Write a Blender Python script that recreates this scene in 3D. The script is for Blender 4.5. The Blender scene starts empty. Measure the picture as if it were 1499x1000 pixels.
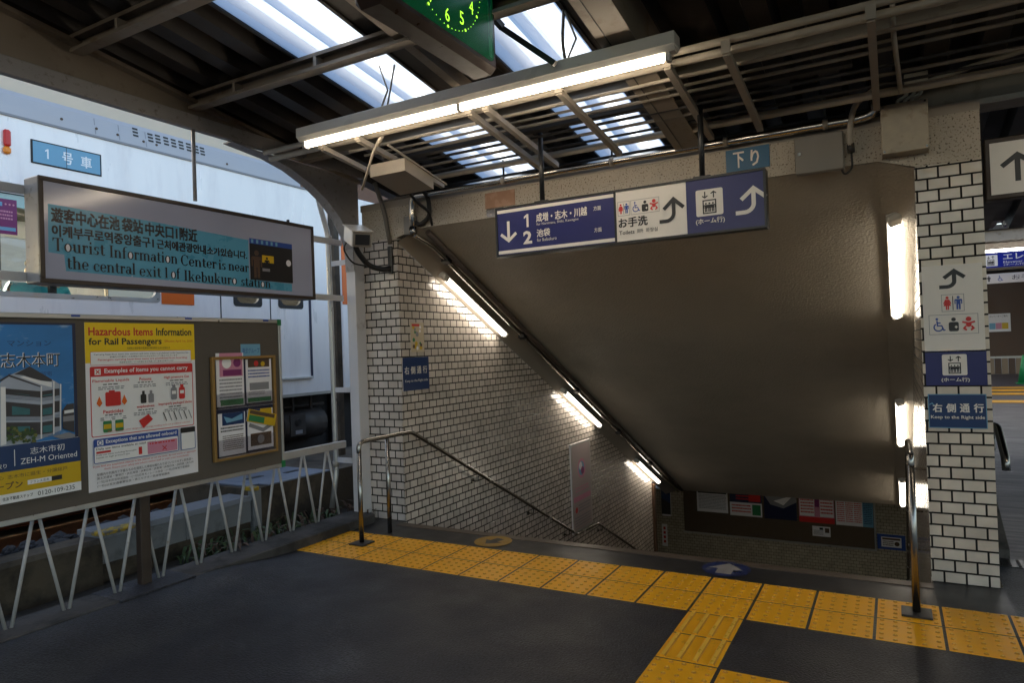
import bpy, bmesh, math, random
from mathutils import Vector, Matrix
random.seed(7)
sc = bpy.context.scene
COL = sc.collection
R = math.radians

# ------------------------------------------------------------ camera, sky, sun, exposure
F_PX, YAW, PITCH, ROLL = 1003.25, -0.5080, 0.0122, -0.0357
CAM = Vector((4.3363, -4.3160, 1.4574))
def cam_axes():
    cy, sy, cp, sp = math.cos(YAW), math.sin(YAW), math.cos(PITCH), math.sin(PITCH)
    f = Vector((sy*cp, cy*cp, sp)); r = Vector((cy, -sy, 0)); u = r.cross(f)
    c, s = math.cos(ROLL), math.sin(ROLL)
    return c*r + s*u, -s*r + c*u, f
CR, CU, CF = cam_axes()
cam = bpy.data.cameras.new('camera'); camo = bpy.data.objects.new('camera', cam); COL.objects.link(camo)
camo.matrix_world = Matrix(((CR.x, CU.x, -CF.x, CAM.x), (CR.y, CU.y, -CF.y, CAM.y), (CR.z, CU.z, -CF.z, CAM.z), (0, 0, 0, 1)))
cam.sensor_width = 36; cam.lens = F_PX*36/1499; cam.clip_start = .05; cam.clip_end = 800
sc.camera = camo
SUN_EL, SUN_AZ = R(16.5), R(-90)          # azimuth from +Y towards +X: low, behind the train
w = bpy.data.worlds.new('World'); sc.world = w; w.use_nodes = True
nt = w.node_tree; nt.nodes.clear()
sky = nt.nodes.new('ShaderNodeTexSky'); sky.sky_type = 'NISHITA'; sky.sun_disc = False
sky.sun_elevation = SUN_EL; sky.sun_rotation = SUN_AZ; sky.air_density = 1.0; sky.dust_density = 3.5; sky.ozone_density = .6
bg = nt.nodes.new('ShaderNodeBackground'); bg.inputs[1].default_value = .15
wo = nt.nodes.new('ShaderNodeOutputWorld')
nt.links.new(sky.outputs[0], bg.inputs[0]); nt.links.new(bg.outputs[0], wo.inputs[0])
sl = bpy.data.lights.new('sun', 'SUN'); sl.energy = 3.5; sl.angle = R(.5); sl.color = (1, .95, .87)
so = bpy.data.objects.new('sun', sl); COL.objects.link(so)
sd = Vector((math.sin(SUN_AZ)*math.cos(SUN_EL), math.cos(SUN_AZ)*math.cos(SUN_EL), math.sin(SUN_EL)))
so.rotation_euler = sd.to_track_quat('Z', 'Y').to_euler(); so.location = sd*30
vs = sc.view_settings; vs.view_transform = 'Standard'; vs.look = 'None'; vs.gamma = 1; vs.use_curve_mapping = False
vs.exposure = 1.9
sc.cycles.use_denoising = True; sc.cycles.max_bounces = 10; sc.cycles.diffuse_bounces = 5
sc.cycles.caustics_reflective = False; sc.cycles.caustics_refractive = False; sc.cycles.sample_clamp_indirect = 6

# a surveyor's helper: where the ray through photo pixel (u, v) meets a real plane of the place
def ray(u, v): return CR*((u-749.5)/F_PX) + CU*((500-v)/F_PX) + CF
def on(ax, u, v, c):
    d = ray(u, v); return CAM + d*((c-CAM[ax])/d[ax])
def onX(u, v, c): return on(0, u, v, c)
def onY(u, v, c): return on(1, u, v, c)
def onZ(u, v, c=0.): return on(2, u, v, c)

# ------------------------------------------------------------ materials
MATS = {}
def mat(name, col=(.5, .5, .5), rough=.5, metal=0, var=0, rv=1, vscale=6, bump=0, bscale=60, emit=None, es=0, dirt=None, dscale=3, dlo=.55, dhi=.75, spec=None, coat=0, stretch=None):
    m = bpy.data.materials.new(name); m.use_nodes = True; n = m.node_tree.nodes; L = m.node_tree.links.new
    b = n['Principled BSDF']; b.inputs['Base Color'].default_value = (*col, 1)
    b.inputs['Roughness'].default_value = rough; b.inputs['Metallic'].default_value = metal
    if spec is not None: b.inputs['Specular IOR Level'].default_value = spec
    if coat: b.inputs['Coat Weight'].default_value = coat; b.inputs['Coat Roughness'].default_value = .08
    tc = n.new('ShaderNodeTexCoord'); src = tc.outputs['Object']
    if stretch:
        mp = n.new('ShaderNodeMapping'); mp.inputs['Scale'].default_value = stretch; L(src, mp.inputs[0]); src = mp.outputs[0]
    cout = None
    if var or dirt:
        nz = n.new('ShaderNodeTexNoise'); nz.inputs['Scale'].default_value = vscale; nz.inputs['Detail'].default_value = 6
        L(src, nz.inputs['Vector'])
        mx = n.new('ShaderNodeMix'); mx.data_type = 'RGBA'
        mx.inputs[6].default_value = (*[max(0, c*(1-var)) for c in col], 1); mx.inputs[7].default_value = (*[min(1, c*(1+var)) for c in col], 1)
        L(nz.outputs['Fac'], mx.inputs[0]); cout = mx.outputs[2]
        rr = n.new('ShaderNodeMapRange'); rr.inputs[3].default_value = max(.02, rough-rv*.12*(1 if rough > .2 else .3)); rr.inputs[4].default_value = min(1, rough+rv*.14*(1 if rough > .2 else .3))
        rr.inputs[1].default_value = .3; rr.inputs[2].default_value = .7
        L(nz.outputs['Fac'], rr.inputs[0]); L(rr.outputs[0], b.inputs['Roughness'])
    if dirt:
        n2 = n.new('ShaderNodeTexNoise'); n2.inputs['Scale'].default_value = dscale; n2.inputs['Detail'].default_value = 8; n2.inputs['Roughness'].default_value = .65
        L(src, n2.inputs['Vector'])
        mr = n.new('ShaderNodeMapRange'); mr.inputs[1].default_value = dlo; mr.inputs[2].default_value = dhi
        L(n2.outputs['Fac'], mr.inputs[0])
        m2 = n.new('ShaderNodeMix'); m2.data_type = 'RGBA'; L(mr.outputs[0], m2.inputs[0]); L(cout, m2.inputs[6]); m2.inputs[7].default_value = (*dirt, 1); cout = m2.outputs[2]
    if cout is not None: L(cout, b.inputs['Base Color'])
    if bump:
        n3 = n.new('ShaderNodeTexNoise'); n3.inputs['Scale'].default_value = bscale; n3.inputs['Detail'].default_value = 4
        L(src, n3.inputs['Vector'])
        bp = n.new('ShaderNodeBump'); bp.inputs['Strength'].default_value = .6; bp.inputs['Distance'].default_value = bump
        L(n3.outputs['Fac'], bp.inputs['Height']); L(bp.outputs[0], b.inputs['Normal'])
    if emit: b.inputs['Emission Color'].default_value = (*emit, 1); b.inputs['Emission Strength'].default_value = es
    MATS[name] = m; return m
def brick(name, c1, c2, mortar, rough, bw=.1095, rh=.068, ms=.0035, bump=.004):
    m = mat(name, c1, rough); n = m.node_tree.nodes; L = m.node_tree.links.new; b = n['Principled BSDF']
    uv = n.new('ShaderNodeUVMap'); bt = n.new('ShaderNodeTexBrick')
    bt.offset = .5; bt.squash = 1
    for k, v in (('Scale', 1), ('Mortar Size', ms), ('Mortar Smooth', .15), ('Bias', 0), ('Brick Width', bw), ('Row Height', rh)): bt.inputs[k].default_value = v
    bt.inputs['Color1'].default_value = (*c1, 1); bt.inputs['Color2'].default_value = (*c2, 1); bt.inputs['Mortar'].default_value = (*mortar, 1)
    L(uv.outputs[0], bt.inputs['Vector'])
    nz = n.new('ShaderNodeTexNoise'); nz.inputs['Scale'].default_value = 5; nz.inputs['Detail'].default_value = 7; L(uv.outputs[0], nz.inputs['Vector'])
    mr = n.new('ShaderNodeMapRange'); mr.inputs[1].default_value = .35; mr.inputs[2].default_value = .75; mr.inputs[3].default_value = 1; mr.inputs[4].default_value = .72
    L(nz.outputs['Fac'], mr.inputs[0])
    mx = n.new('ShaderNodeMix'); mx.data_type = 'RGBA'; mx.blend_type = 'MULTIPLY'; mx.inputs[0].default_value = 1
    L(bt.outputs['Color'], mx.inputs[6]); L(mr.outputs[0], mx.inputs[7]); L(mx.outputs[2], b.inputs['Base Color'])
    rg = n.new('ShaderNodeMapRange'); rg.inputs[3].default_value = rough; rg.inputs[4].default_value = .85; L(bt.outputs['Fac'], rg.inputs[0]); L(rg.outputs[0], b.inputs['Roughness'])
    # height: grout recessed, glaze slightly wavy, every tile tipped a little differently
    inv = n.new('ShaderNodeMath'); inv.operation = 'SUBTRACT'; inv.inputs[0].default_value = 1; L(bt.outputs['Fac'], inv.inputs[1])
    n2 = n.new('ShaderNodeTexNoise'); n2.inputs['Scale'].default_value = 13; n2.inputs['Detail'].default_value = 2; L(uv.outputs[0], n2.inputs['Vector'])
    ad = n.new('ShaderNodeMath'); ad.operation = 'MULTIPLY_ADD'; ad.inputs[1].default_value = .55; L(n2.outputs['Fac'], ad.inputs[0]); L(inv.outputs[0], ad.inputs[2])
    bp = n.new('ShaderNodeBump'); bp.inputs['Strength'].default_value = .7; bp.inputs['Distance'].default_value = bump
    L(ad.outputs[0], bp.inputs['Height']); L(bp.outputs[0], b.inputs['Normal'])
    return m
def flat(name, col, rough=.45, **k): return mat(name, col, rough, var=.03, rv=0, vscale=25, **k)

asphalt = mat('asphalt', (.0145, .0148, .0215), .46, var=.25, vscale=2.2, bump=.009, bscale=95, dirt=(.052, .052, .060), dscale=1.9, dlo=.56, dhi=.74, spec=.55)
def add_speckle(m, scale, lo, hi, gain):
    n = m.node_tree.nodes; L = m.node_tree.links.new; b = n['Principled BSDF']; tc = n.new('ShaderNodeTexCoord'); v = n.new('ShaderNodeTexNoise'); v.inputs['Scale'].default_value = scale; v.inputs['Detail'].default_value = 2
    L(tc.outputs['Object'], v.inputs['Vector']); mr = n.new('ShaderNodeMapRange'); mr.inputs[1].default_value = lo; mr.inputs[2].default_value = hi; mr.inputs[3].default_value = 1-gain; mr.inputs[4].default_value = 1+gain; L(v.outputs['Fac'], mr.inputs[0])
    old = b.inputs['Base Color'].links[0].from_socket; mx = n.new('ShaderNodeMix'); mx.data_type = 'RGBA'; mx.blend_type = 'MULTIPLY'; mx.inputs[0].default_value = 1; L(old, mx.inputs[6]); L(mr.outputs[0], mx.inputs[7]); L(mx.outputs[2], b.inputs['Base Color'])
add_speckle(asphalt, 85, .38, .62, .75)
def add_blots(m, scale, lo, hi, col):       # gum spots, drips, scuffs
    n = m.node_tree.nodes; L = m.node_tree.links.new; b = n['Principled BSDF']; tc = n.new('ShaderNodeTexCoord'); v = n.new('ShaderNodeTexVoronoi'); v.inputs['Scale'].default_value = scale; v.inputs['Randomness'].default_value = 1
    nz = n.new('ShaderNodeTexNoise'); nz.inputs['Scale'].default_value = scale*5; L(tc.outputs['Object'], nz.inputs['Vector']); ad = n.new('ShaderNodeMath'); ad.operation = 'MULTIPLY_ADD'; ad.inputs[1].default_value = .16; L(tc.outputs['Object'], v.inputs['Vector']); L(nz.outputs['Fac'], ad.inputs[0]); L(v.outputs['Distance'], ad.inputs[2])
    mr = n.new('ShaderNodeMapRange'); mr.inputs[1].default_value = lo; mr.inputs[2].default_value = hi; mr.inputs[3].default_value = 1; mr.inputs[4].default_value = 0; L(ad.outputs[0], mr.inputs[0])
    old = b.inputs['Base Color'].links[0].from_socket; mx = n.new('ShaderNodeMix'); mx.data_type = 'RGBA'; L(mr.outputs[0], mx.inputs[0]); L(old, mx.inputs[6]); mx.inputs[7].default_value = (*col, 1); L(mx.outputs[2], b.inputs['Base Color'])
add_blots(asphalt, 2.3, .125, .16, (.009, .009, .010))
asphalt_dark = mat('asphalt_dark', (.022, .021, .022), .38, var=.25, vscale=3, bump=.0012, bscale=200, dirt=(.045, .04, .038), dscale=4)
concrete = mat('concrete', (.11, .10, .09), .8, var=.3, vscale=5, bump=.004, bscale=70, dirt=(.03, .028, .025), dscale=3, dlo=.5, dhi=.65)
concrete_grey = mat('concrete_grey', (.20, .21, .23), .75, var=.2, vscale=6, bump=.002, bscale=90, dirt=(.10, .10, .11), dscale=5)
wall_brown = mat('old_concrete', (.10, .078, .055), .85, var=.35, vscale=4, bump=.005, bscale=50, dirt=(.025, .02, .016), dscale=2.5, dlo=.45, dhi=.65)
corridor = mat('corridor_concrete', (.060, .050, .060), .5, var=.25, vscale=4, bump=.003, bscale=30, dirt=(.04, .036, .042), dscale=1.2, dlo=.45, dhi=.65, stretch=(.5, 5, 1))
tile_l = brick('cream_wall_tile', (.70, .63, .57), (.58, .515, .455), (.015, .011, .008), .15, ms=.006)
tile_r = brick('cream_pillar_tile', (.80, .72, .61), (.68, .60, .50), (.006, .005, .004), .13, ms=.0056, bump=.007)
tile_w = brick('wavy_flank_tile', (.70, .62, .52), (.6, .53, .44), (.02, .016, .012), .1, ms=.0048, bump=.03)
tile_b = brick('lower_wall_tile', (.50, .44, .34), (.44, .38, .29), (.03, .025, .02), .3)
stucco = mat('stucco_paint', (.43, .39, .325), .60, var=.14, vscale=2.5, bump=.017, bscale=60, dirt=(.33, .295, .24), dscale=.9, dlo=.45, dhi=.8)
chamfer_paint = mat('plain_paint', (.35, .31, .26), .45, var=.1, vscale=4, bump=.001, bscale=120)
# pebbledash: pale render with dark pits
pebble = mat('pebbledash', (.48, .425, .35), .7, var=.12, vscale=9)
def add_pits(m, dark=(.11, .08, .055), scale=50):
    n = m.node_tree.nodes; L = m.node_tree.links.new; b = n['Principled BSDF']
    tc = n.new('ShaderNodeTexCoord'); nz = n.new('ShaderNodeTexNoise'); nz.inputs['Scale'].default_value = scale*1.7; nz.inputs['Detail'].default_value = 3
    L(tc.outputs['Object'], nz.inputs['Vector'])
    mr = n.new('ShaderNodeMapRange'); mr.inputs[1].default_value = .57; mr.inputs[2].default_value = .66; L(nz.outputs['Fac'], mr.inputs[0])
    old = b.inputs['Base Color'].links[0].from_socket
    mx = n.new('ShaderNodeMix'); mx.data_type = 'RGBA'; L(mr.outputs[0], mx.inputs[0]); L(old, mx.inputs[6]); mx.inputs[7].default_value = (*dark, 1); L(mx.outputs[2], b.inputs['Base Color'])
    bp = n.new('ShaderNodeBump'); bp.inputs['Strength'].default_value = .9; bp.inputs['Distance'].default_value = .006; bp.invert = True
    L(nz.outputs['Fac'], bp.inputs['Height']); L(bp.outputs[0], b.inputs['Normal'])
add_pits(pebble)
chrome = mat('stainless_pipe', (.62, .58, .52), .2, 1, var=.06, rv=.3, vscale=6)
steel = mat('brushed_steel', (.30, .285, .265), .25, 1, var=.06, rv=.25, vscale=5)
galv = mat('galvanised_steel', (.42, .38, .32), .42, .85, var=.22, vscale=18, bump=.0004, bscale=60)
beam_paint = mat('beam_paint', (.24, .205, .165), .5, var=.15, vscale=5, dirt=(.16, .11, .07), dscale=6, dlo=.55, dhi=.72)
beam_grey = mat('weathered_beam_paint', (.30, .29, .29), .5, var=.15, vscale=7, dirt=(.17, .15, .13), dscale=22, dlo=.56, dhi=.70)
rack_paint = mat('rack_paint', (.37, .33, .275), .45, var=.15, vscale=14, bump=.0004)
conduit_m = mat('conduit_grey', (.17, .15, .125), .55, 0, var=.2, vscale=9)
deck_m = mat('roof_sheet', (.034, .028, .024), .5, var=.3, vscale=3, dirt=(.02, .017, .015), dscale=5)
black_m = flat('black_paint', (.012, .012, .013), .35)
black_rubber = flat('black_rubber', (.015, .014, .014), .6)
brown_post = mat('brown_post_paint', (.045, .030, .022), .5, var=.2, vscale=8)
white_metal = mat('white_enamel', (.62, .60, .56), .35, var=.05, vscale=10)
alu = mat('aluminium', (.50, .49, .47), .38, .7, var=.12, vscale=15)
column_m = mat('column_paint', (.60, .585, .60), .42, var=.1, vscale=4, dirt=(.25, .22, .2), dscale=5, dlo=.6, dhi=.8)
fence_m = mat('fence_paint', (.44, .425, .415), .45, var=.12, vscale=20, dirt=(.3, .24, .18), dscale=22, dlo=.6, dhi=.75)
grey_box = mat('grey_box_paint', (.21, .19, .165), .45, var=.06, vscale=10)
train_m = mat('train_stainless', (.93, .89, .88), .36, .1, var=.03, vscale=2, stretch=(1, 3, .6), dirt=(.78, .74, .75), dscale=1.6, dlo=.5, dhi=.8)
train_grey = mat('train_roof_grey', (.44, .43, .45), .45, .2, var=.08, vscale=4)
under_m = mat('underframe', (.018, .016, .015), .7, var=.3, vscale=5)
under_tank = mat('underframe_tank', (.035, .028, .025), .6, var=.3, vscale=6)
rust = mat('rusty_rail', (.22, .08, .032), .75, var=.4, vscale=20, bump=.002, bscale=80)
rail_top = mat('rail_head', (.42, .43, .50), .4, 0, var=.2, vscale=20)  # pale blue-grey puts the sky's sheen into the head's colour
orange = flat('orange_paint', (.72, .13, .006), .4)
amber = flat('amber_marker', (.9, .28, .02), .4)
stone = mat('ballast_stone', (.045, .046, .052), .9, var=.5, vscale=14, bump=.006, bscale=40)
soil = mat('soil', (.035, .03, .024), .95, var=.4, vscale=12, bump=.012, bscale=40)
leafm = mat('weed_leaf', (.035, .062, .016), .6, var=.4, vscale=9)
dryleaf = mat('dry_weed', (.07, .04, .025), .8, var=.4, vscale=9)
plate_blue = mat('checker_plate', (.24, .28, .36), .42, .5, var=.15, vscale=9, bump=.003, bscale=55)
yellow_paint = mat('yellow_edge_paint', (.50, .32, .015), .6, var=.2, vscale=25, dirt=(.15, .14, .12), dscale=24, dlo=.47, dhi=.56)
tactile = mat('tactile_yellow', (.90, .415, .007), .40, var=.13, vscale=8, bump=.0006, bscale=180, dirt=(.26, .13, .015), dscale=16, dlo=.57, dhi=.78)
tactile_grime = mat('tactile_grime', (.50, .21, .006), .5, var=.4, vscale=30); tactile_top = mat('tactile_worn_highlight_top', (.86, .50, .06), .33, var=.12, vscale=30)  # bump tops lightened for wear and painted-in highlights; sides grimy
nosing_m = mat('nosing_strip', (.085, .062, .045), .45, var=.3, vscale=12, bump=.002, bscale=25, stretch=(.6, 6, 1))
board_felt = mat('board_felt', (.105, .088, .072), .9, var=.1, vscale=30, bump=.0006, bscale=300)
lower_board = mat('lower_board_felt', (.10, .07, .045), .8, var=.1, vscale=10)
paper = flat('white_paper', (.83, .81, .84), .5); white_p = flat('white_print', (.86, .85, .85), .4)
navy = flat('navy_print', (.012, .016, .125), .32); navy2 = flat('deep_blue_print', (.008, .035, .125), .3, dirt=(.05, .09, .2), dscale=9, dlo=.68, dhi=.8)
navy3 = flat('dark_navy_print', (.008, .014, .055), .35)
black_p = flat('black_print', (.014, .013, .014), .4); red_p = flat('red_print', (.60, .022, .02), .4); blue_p = flat('blue_print', (.02, .07, .34), .4)
yellow_p = flat('yellow_print', (.88, .60, .005), .4); mustard = flat('mustard_print', (.62, .40, .006), .4); pink_p = flat('pink_print', (.62, .25, .36), .45); green_p = flat('green_print', (.02, .20, .07), .45)
purple_p = flat('purple_print', (.20, .02, .13), .4); brown_p = flat('brown_print', (.09, .05, .03), .5); grey_p = flat('grey_print', (.25, .25, .27), .5); lblue = flat('pale_blue_print', (.16, .38, .56), .45)
sky_p = mat('sky_print', (.03, .21, .55), .4, var=.35, vscale=3, dirt=(.45, .6, .75), dscale=5, dlo=.58, dhi=.75, stretch=(1, 1, 2))
teal_p = mat('peeling_blue_film', (.10, .37, .55), .3, var=.10, vscale=6, dirt=(.6, .66, .72), dscale=11, dlo=.66, dhi=.70)
sign_white = flat('sign_white_acrylic', (.78, .74, .69), .3); signbox_face = mat('sign_box_acrylic', (.40, .42, .55), .15, var=.04, rv=0, vscale=3)
wood = mat('pine_wood', (.30, .17, .045), .55, var=.3, vscale=7, stretch=(1, 1, .12))
clear_m = mat('clear_plastic', (.5, .5, .5), .1)
def glassy(name, tint=(1, 1, 1), mixf=.75, rough=.03):
    m = bpy.data.materials.new(name); m.use_nodes = True; n = m.node_tree.nodes; L = m.node_tree.links.new; n.clear()
    o = n.new('ShaderNodeOutputMaterial'); mx = n.new('ShaderNodeMixShader'); t = n.new('ShaderNodeBsdfTransparent'); g = n.new('ShaderNodeBsdfGlossy')
    g.inputs['Roughness'].default_value = rough; t.inputs[0].default_value = (*tint, 1); g.inputs[0].default_value = (.9, .9, .9, 1); mx.inputs[0].default_value = 1-mixf
    L(t.outputs[0], mx.inputs[1]); L(g.outputs[0], mx.inputs[2]); L(mx.outputs[0], o.inputs[0]); return m
glass = glassy('window_glass', (.75, .8, .78), .86); plastic = glassy('pocket_plastic', (.93, .93, .95), .88, .08)
def skylight_mat():
    m = bpy.data.materials.new('skylight_sheet'); m.use_nodes = True; n = m.node_tree.nodes; L = m.node_tree.links.new; n.clear()
    o = n.new('ShaderNodeOutputMaterial'); mx = n.new('ShaderNodeMixShader'); t = n.new('ShaderNodeBsdfTranslucent'); g = n.new('ShaderNodeBsdfDiffuse')
    tc = n.new('ShaderNodeTexCoord'); nz = n.new('ShaderNodeTexNoise'); nz.inputs['Scale'].default_value = 3; nz.inputs['Detail'].default_value = 5
    mp = n.new('ShaderNodeMapping'); mp.inputs['Scale'].default_value = (3, .5, 1); L(tc.outputs['Object'], mp.inputs[0]); L(mp.outputs[0], nz.inputs['Vector'])
    cr = n.new('ShaderNodeMix'); cr.data_type = 'RGBA'; cr.inputs[6].default_value = (.42, .50, .60, 1); cr.inputs[7].default_value = (.62, .68, .76, 1); L(nz.outputs['Fac'], cr.inputs[0])
    L(cr.outputs[2], t.inputs[0]); g.inputs[0].default_value = (.5, .52, .55, 1); mx.inputs[0].default_value = .2
    L(t.outputs[0], mx.inputs[1]); L(g.outputs[0], mx.inputs[2]); L(mx.outputs[0], o.inputs[0]); return m
skylight = skylight_mat()
tube_m = mat('fluorescent_tube', (.9, .9, .9), .3, emit=(1, .83, .62), es=7.6)
stair_lamp_m = mat('lamp_diffuser', (.9, .9, .9), .3, emit=(1, .90, .75), es=3.9)
clock_face = mat('clock_face_green', (.004, .05, .022), .25, emit=(.0, .09, .025), es=.08)
clock_num = mat('clock_numeral', (.35, .8, .05), .4, emit=(.42, .95, .04), es=.45)
clock_case = mat('clock_case', (.035, .018, .012), .35, var=.2, vscale=9)
teal_cloth = mat('teal_padded_cloth', (.03, .34, .36), .7, var=.15, vscale=7, bump=.01, bscale=16, stretch=(1, 1, 3))
hair_m = mat('dark_hair', (.012, .010, .009), .6, var=.3, vscale=30); skin_m = mat('skin', (.48, .28, .19), .5, var=.05, vscale=20)
trouser_m = mat('dark_trousers', (.02, .022, .03), .8, var=.2, vscale=20)
seat_m = mat('train_seat', (.03, .16, .14), .85, var=.2, vscale=30); interior_m = mat('train_interior', (.20, .18, .14), .6, var=.05)
brown_wall = mat('brown_lift_wall', (.085, .045, .025), .5, var=.2, vscale=4); cone_m = mat('cone_green', (.01, .22, .07), .45, var=.1)
bld_m = mat('far_plaster', (.55, .50, .42), .8, var=.1, vscale=.5); bld_brown = mat('far_brown_cladding', (.12, .07, .05), .8, var=.1, vscale=.5)
bicycle = None

# ------------------------------------------------------------ mesh builder
class MB:
    def __init__(s): s.v = []; s.f = []; s.m = []; s.sm = []; s.mats = []
    def mi(s, m):
        if m not in s.mats: s.mats.append(m)
        return s.mats.index(m)
    def face(s, idx, m, smooth=False): s.f.append(tuple(idx)); s.m.append(s.mi(m)); s.sm.append(smooth)
    def poly(s, pts, m, smooth=False):
        b = len(s.v); s.v += [Vector(p) for p in pts]; s.face(range(b, b+len(pts)), m, smooth)
    def box(s, a, b, m, bev=0):
        lo = [min(a[i], b[i]) for i in range(3)]; hi = [max(a[i], b[i]) for i in range(3)]
        if not bev:
            k = len(s.v)
            s.v += [Vector((x, y, z)) for x in (lo[0], hi[0]) for y in (lo[1], hi[1]) for z in (lo[2], hi[2])]
            for q in ((0, 1, 3, 2), (4, 6, 7, 5), (0, 4, 5, 1), (2, 3, 7, 6), (0, 2, 6, 4), (1, 5, 7, 3)): s.face([k+i for i in q], m)
            return
        bev = min(bev, *[(hi[i]-lo[i])*.45 for i in range(3)]); k = len(s.v); ix = {}
        for cx in (0, 1):
            for cy in (0, 1):
                for cz in (0, 1):
                    c = (cx, cy, cz)
                    for ax in range(3):
                        p = [(hi[i] if c[i] else lo[i]) + (0 if i == ax else (-bev if c[i] else bev)) for i in range(3)]
                        ix[c, ax] = len(s.v); s.v.append(Vector(p))
        def add(pts, out):
            a_, b_, c_ = (s.v[i] for i in pts[:3])
            if (b_-a_).cross(c_-a_).dot(out) < 0: pts = pts[::-1]
            s.face(pts, m)
        for ax in range(3):
            o1, o2 = [i for i in range(3) if i != ax]
            for sd_ in (0, 1):
                q = []
                for p1, p2 in ((0, 0), (1, 0), (1, 1), (0, 1)):
                    c = [0, 0, 0]; c[ax] = sd_; c[o1] = p1; c[o2] = p2; q.append(ix[tuple(c), ax])
                out = Vector((0, 0, 0)); out[ax] = 1 if sd_ else -1; add(q, out)
            for p1 in (0, 1):
                for p2 in (0, 1):
                    c0 = [0, 0, 0]; c1 = [0, 0, 0]; c1[ax] = 1
                    c0[o1] = c1[o1] = p1; c0[o2] = c1[o2] = p2; c0 = tuple(c0); c1 = tuple(c1)
                    out = Vector((0, 0, 0)); out[o1] = 1 if p1 else -1; out[o2] = 1 if p2 else -1
                    add([ix[c0, o1], ix[c1, o1], ix[c1, o2], ix[c0, o2]], out)
        for c in [(x, y, z) for x in (0, 1) for y in (0, 1) for z in (0, 1)]:
            add([ix[c, 0], ix[c, 1], ix[c, 2]], Vector([1 if t else -1 for t in c]))
    def obox(s, p, q, wd, ht, m, up=(0, 0, 1), bev=0):
        p, q = Vector(p), Vector(q); d = (q-p); L_ = d.length; d.normalize(); sx = d.cross(Vector(up)).normalized(); u = sx.cross(d)
        t = MB(); t.box((-wd/2, 0, -ht/2), (wd/2, L_, ht/2), m, bev); k = len(s.v)
        s.v += [p + sx*v.x + d*v.y + u*v.z for v in t.v]
        for f in t.f: s.face([k+i for i in f], m)
    def tube(s, pts, r, m, n=10, caps=True, r2=None):
        pts = [Vector(p) for p in pts]; k = len(s.v); rings = []
        prev = None
        for i, p in enumerate(pts):
            d = ((pts[i+1]-p).normalized() if i+1 < len(pts) else Vector()) + ((p-pts[i-1]).normalized() if i else Vector()); d.normalize()
            a = prev if prev is not None else (Vector((0, 0, 1)) if abs(d.z) < .9 else Vector((1, 0, 0)))
            a = (a - d*a.dot(d)).normalized(); b = d.cross(a); prev = a
            rr = r if r2 is None else r+(r2-r)*i/(len(pts)-1)
            rings.append(len(s.v)); s.v += [p + (a*math.cos(2*math.pi*j/n) + b*math.sin(2*math.pi*j/n))*rr for j in range(n)]
        for i in range(len(rings)-1):
            for j in range(n): s.face([rings[i]+j, rings[i]+(j+1) % n, rings[i+1]+(j+1) % n, rings[i+1]+j], m, True)
        if caps:
            s.face([rings[0]+j for j in range(n)][::-1], m); s.face([rings[-1]+j for j in range(n)], m)
    def prism(s, prof, e, m, ms=None):      # prof: list of 3D points; extruded by vector e
        e = Vector(e); k = len(s.v); n = len(prof); s.v += [Vector(p) for p in prof] + [Vector(p)+e for p in prof]
        s.face(list(range(k, k+n))[::-1], m); s.face(range(k+n, k+2*n), m)
        for i in range(n): s.face([k+i, k+(i+1) % n, k+n+(i+1) % n, k+n+i], ms[i] if ms else m)
    def build(s, name, parent=None, smooth_angle=None):
        me = bpy.data.meshes.new(name); o0 = parent_world(parent) if parent else Vector()
        me.from_pydata([v-o0 for v in s.v], [], s.f)
        for m in s.mats: me.materials.append(m)
        me.polygons.foreach_set('material_index', s.m); me.polygons.foreach_set('use_smooth', s.sm)
        uv = me.uv_layers.new(name='UVMap').data
        for p in me.polygons:
            n = p.normal; ax = max(range(3), key=lambda i: abs(n[i]))
            for li in p.loop_indices:
                c = s.v[me.loops[li].vertex_index]
                uv[li].uv = (c.y, c.z) if ax == 0 else (c.x, c.z) if ax == 1 else (c.x, c.y)
        o = bpy.data.objects.new(name, me); COL.objects.link(o)
        if parent: o.parent = parent
        return o
def parent_world(o):
    p = Vector(o.location)
    while o.parent: o = o.parent; p += o.location
    return p
def bend(pts, r=.05, n=5):          # rounds the corners of a polyline
    pts = [Vector(p) for p in pts]; out = [pts[0]]
    for i in range(1, len(pts)-1):
        a, b, c = pts[i-1], pts[i], pts[i+1]; d1 = (a-b); d2 = (c-b); q = min(r, d1.length*.45, d2.length*.45)
        p1 = b+d1.normalized()*q; p2 = b+d2.normalized()*q
        out += [p1*(1-t)**2 + b*2*t*(1-t) + p2*t*t for t in [j/n for j in range(n+1)]]
    return out + [pts[-1]]
def thing(name, label, cat, loc=(0, 0, 0), group=None):
    o = bpy.data.objects.new(name, None); COL.objects.link(o); o.location = loc; o.empty_display_size = .1
    return tag(o, label, cat, group)
def tag(o, label, cat, group=None):
    o['label'] = label; o['category'] = cat
    if group: o['group'] = group
    return o
def struct(o, kind='structure'): o['kind'] = kind; return o
def single(mb, name, label, cat, group=None): return tag(mb.build(name), label, cat, group)
def dup(root, delta, label):
    r = root.copy(); COL.objects.link(r); r.location = root.location + Vector(delta); r['label'] = label
    for ch in list(root.children):
        c = ch.copy(); COL.objects.link(c); c.parent = r
        for g in list(ch.children):
            d = g.copy(); COL.objects.link(d); d.parent = c
    return r
ORD = ['first', 'second', 'third', 'fourth', 'fifth', 'sixth', 'seventh', 'eighth', 'ninth', 'tenth', 'eleventh', 'twelfth', 'thirteenth', 'fourteenth', 'fifteenth', 'sixteenth', 'seventeenth']

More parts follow.
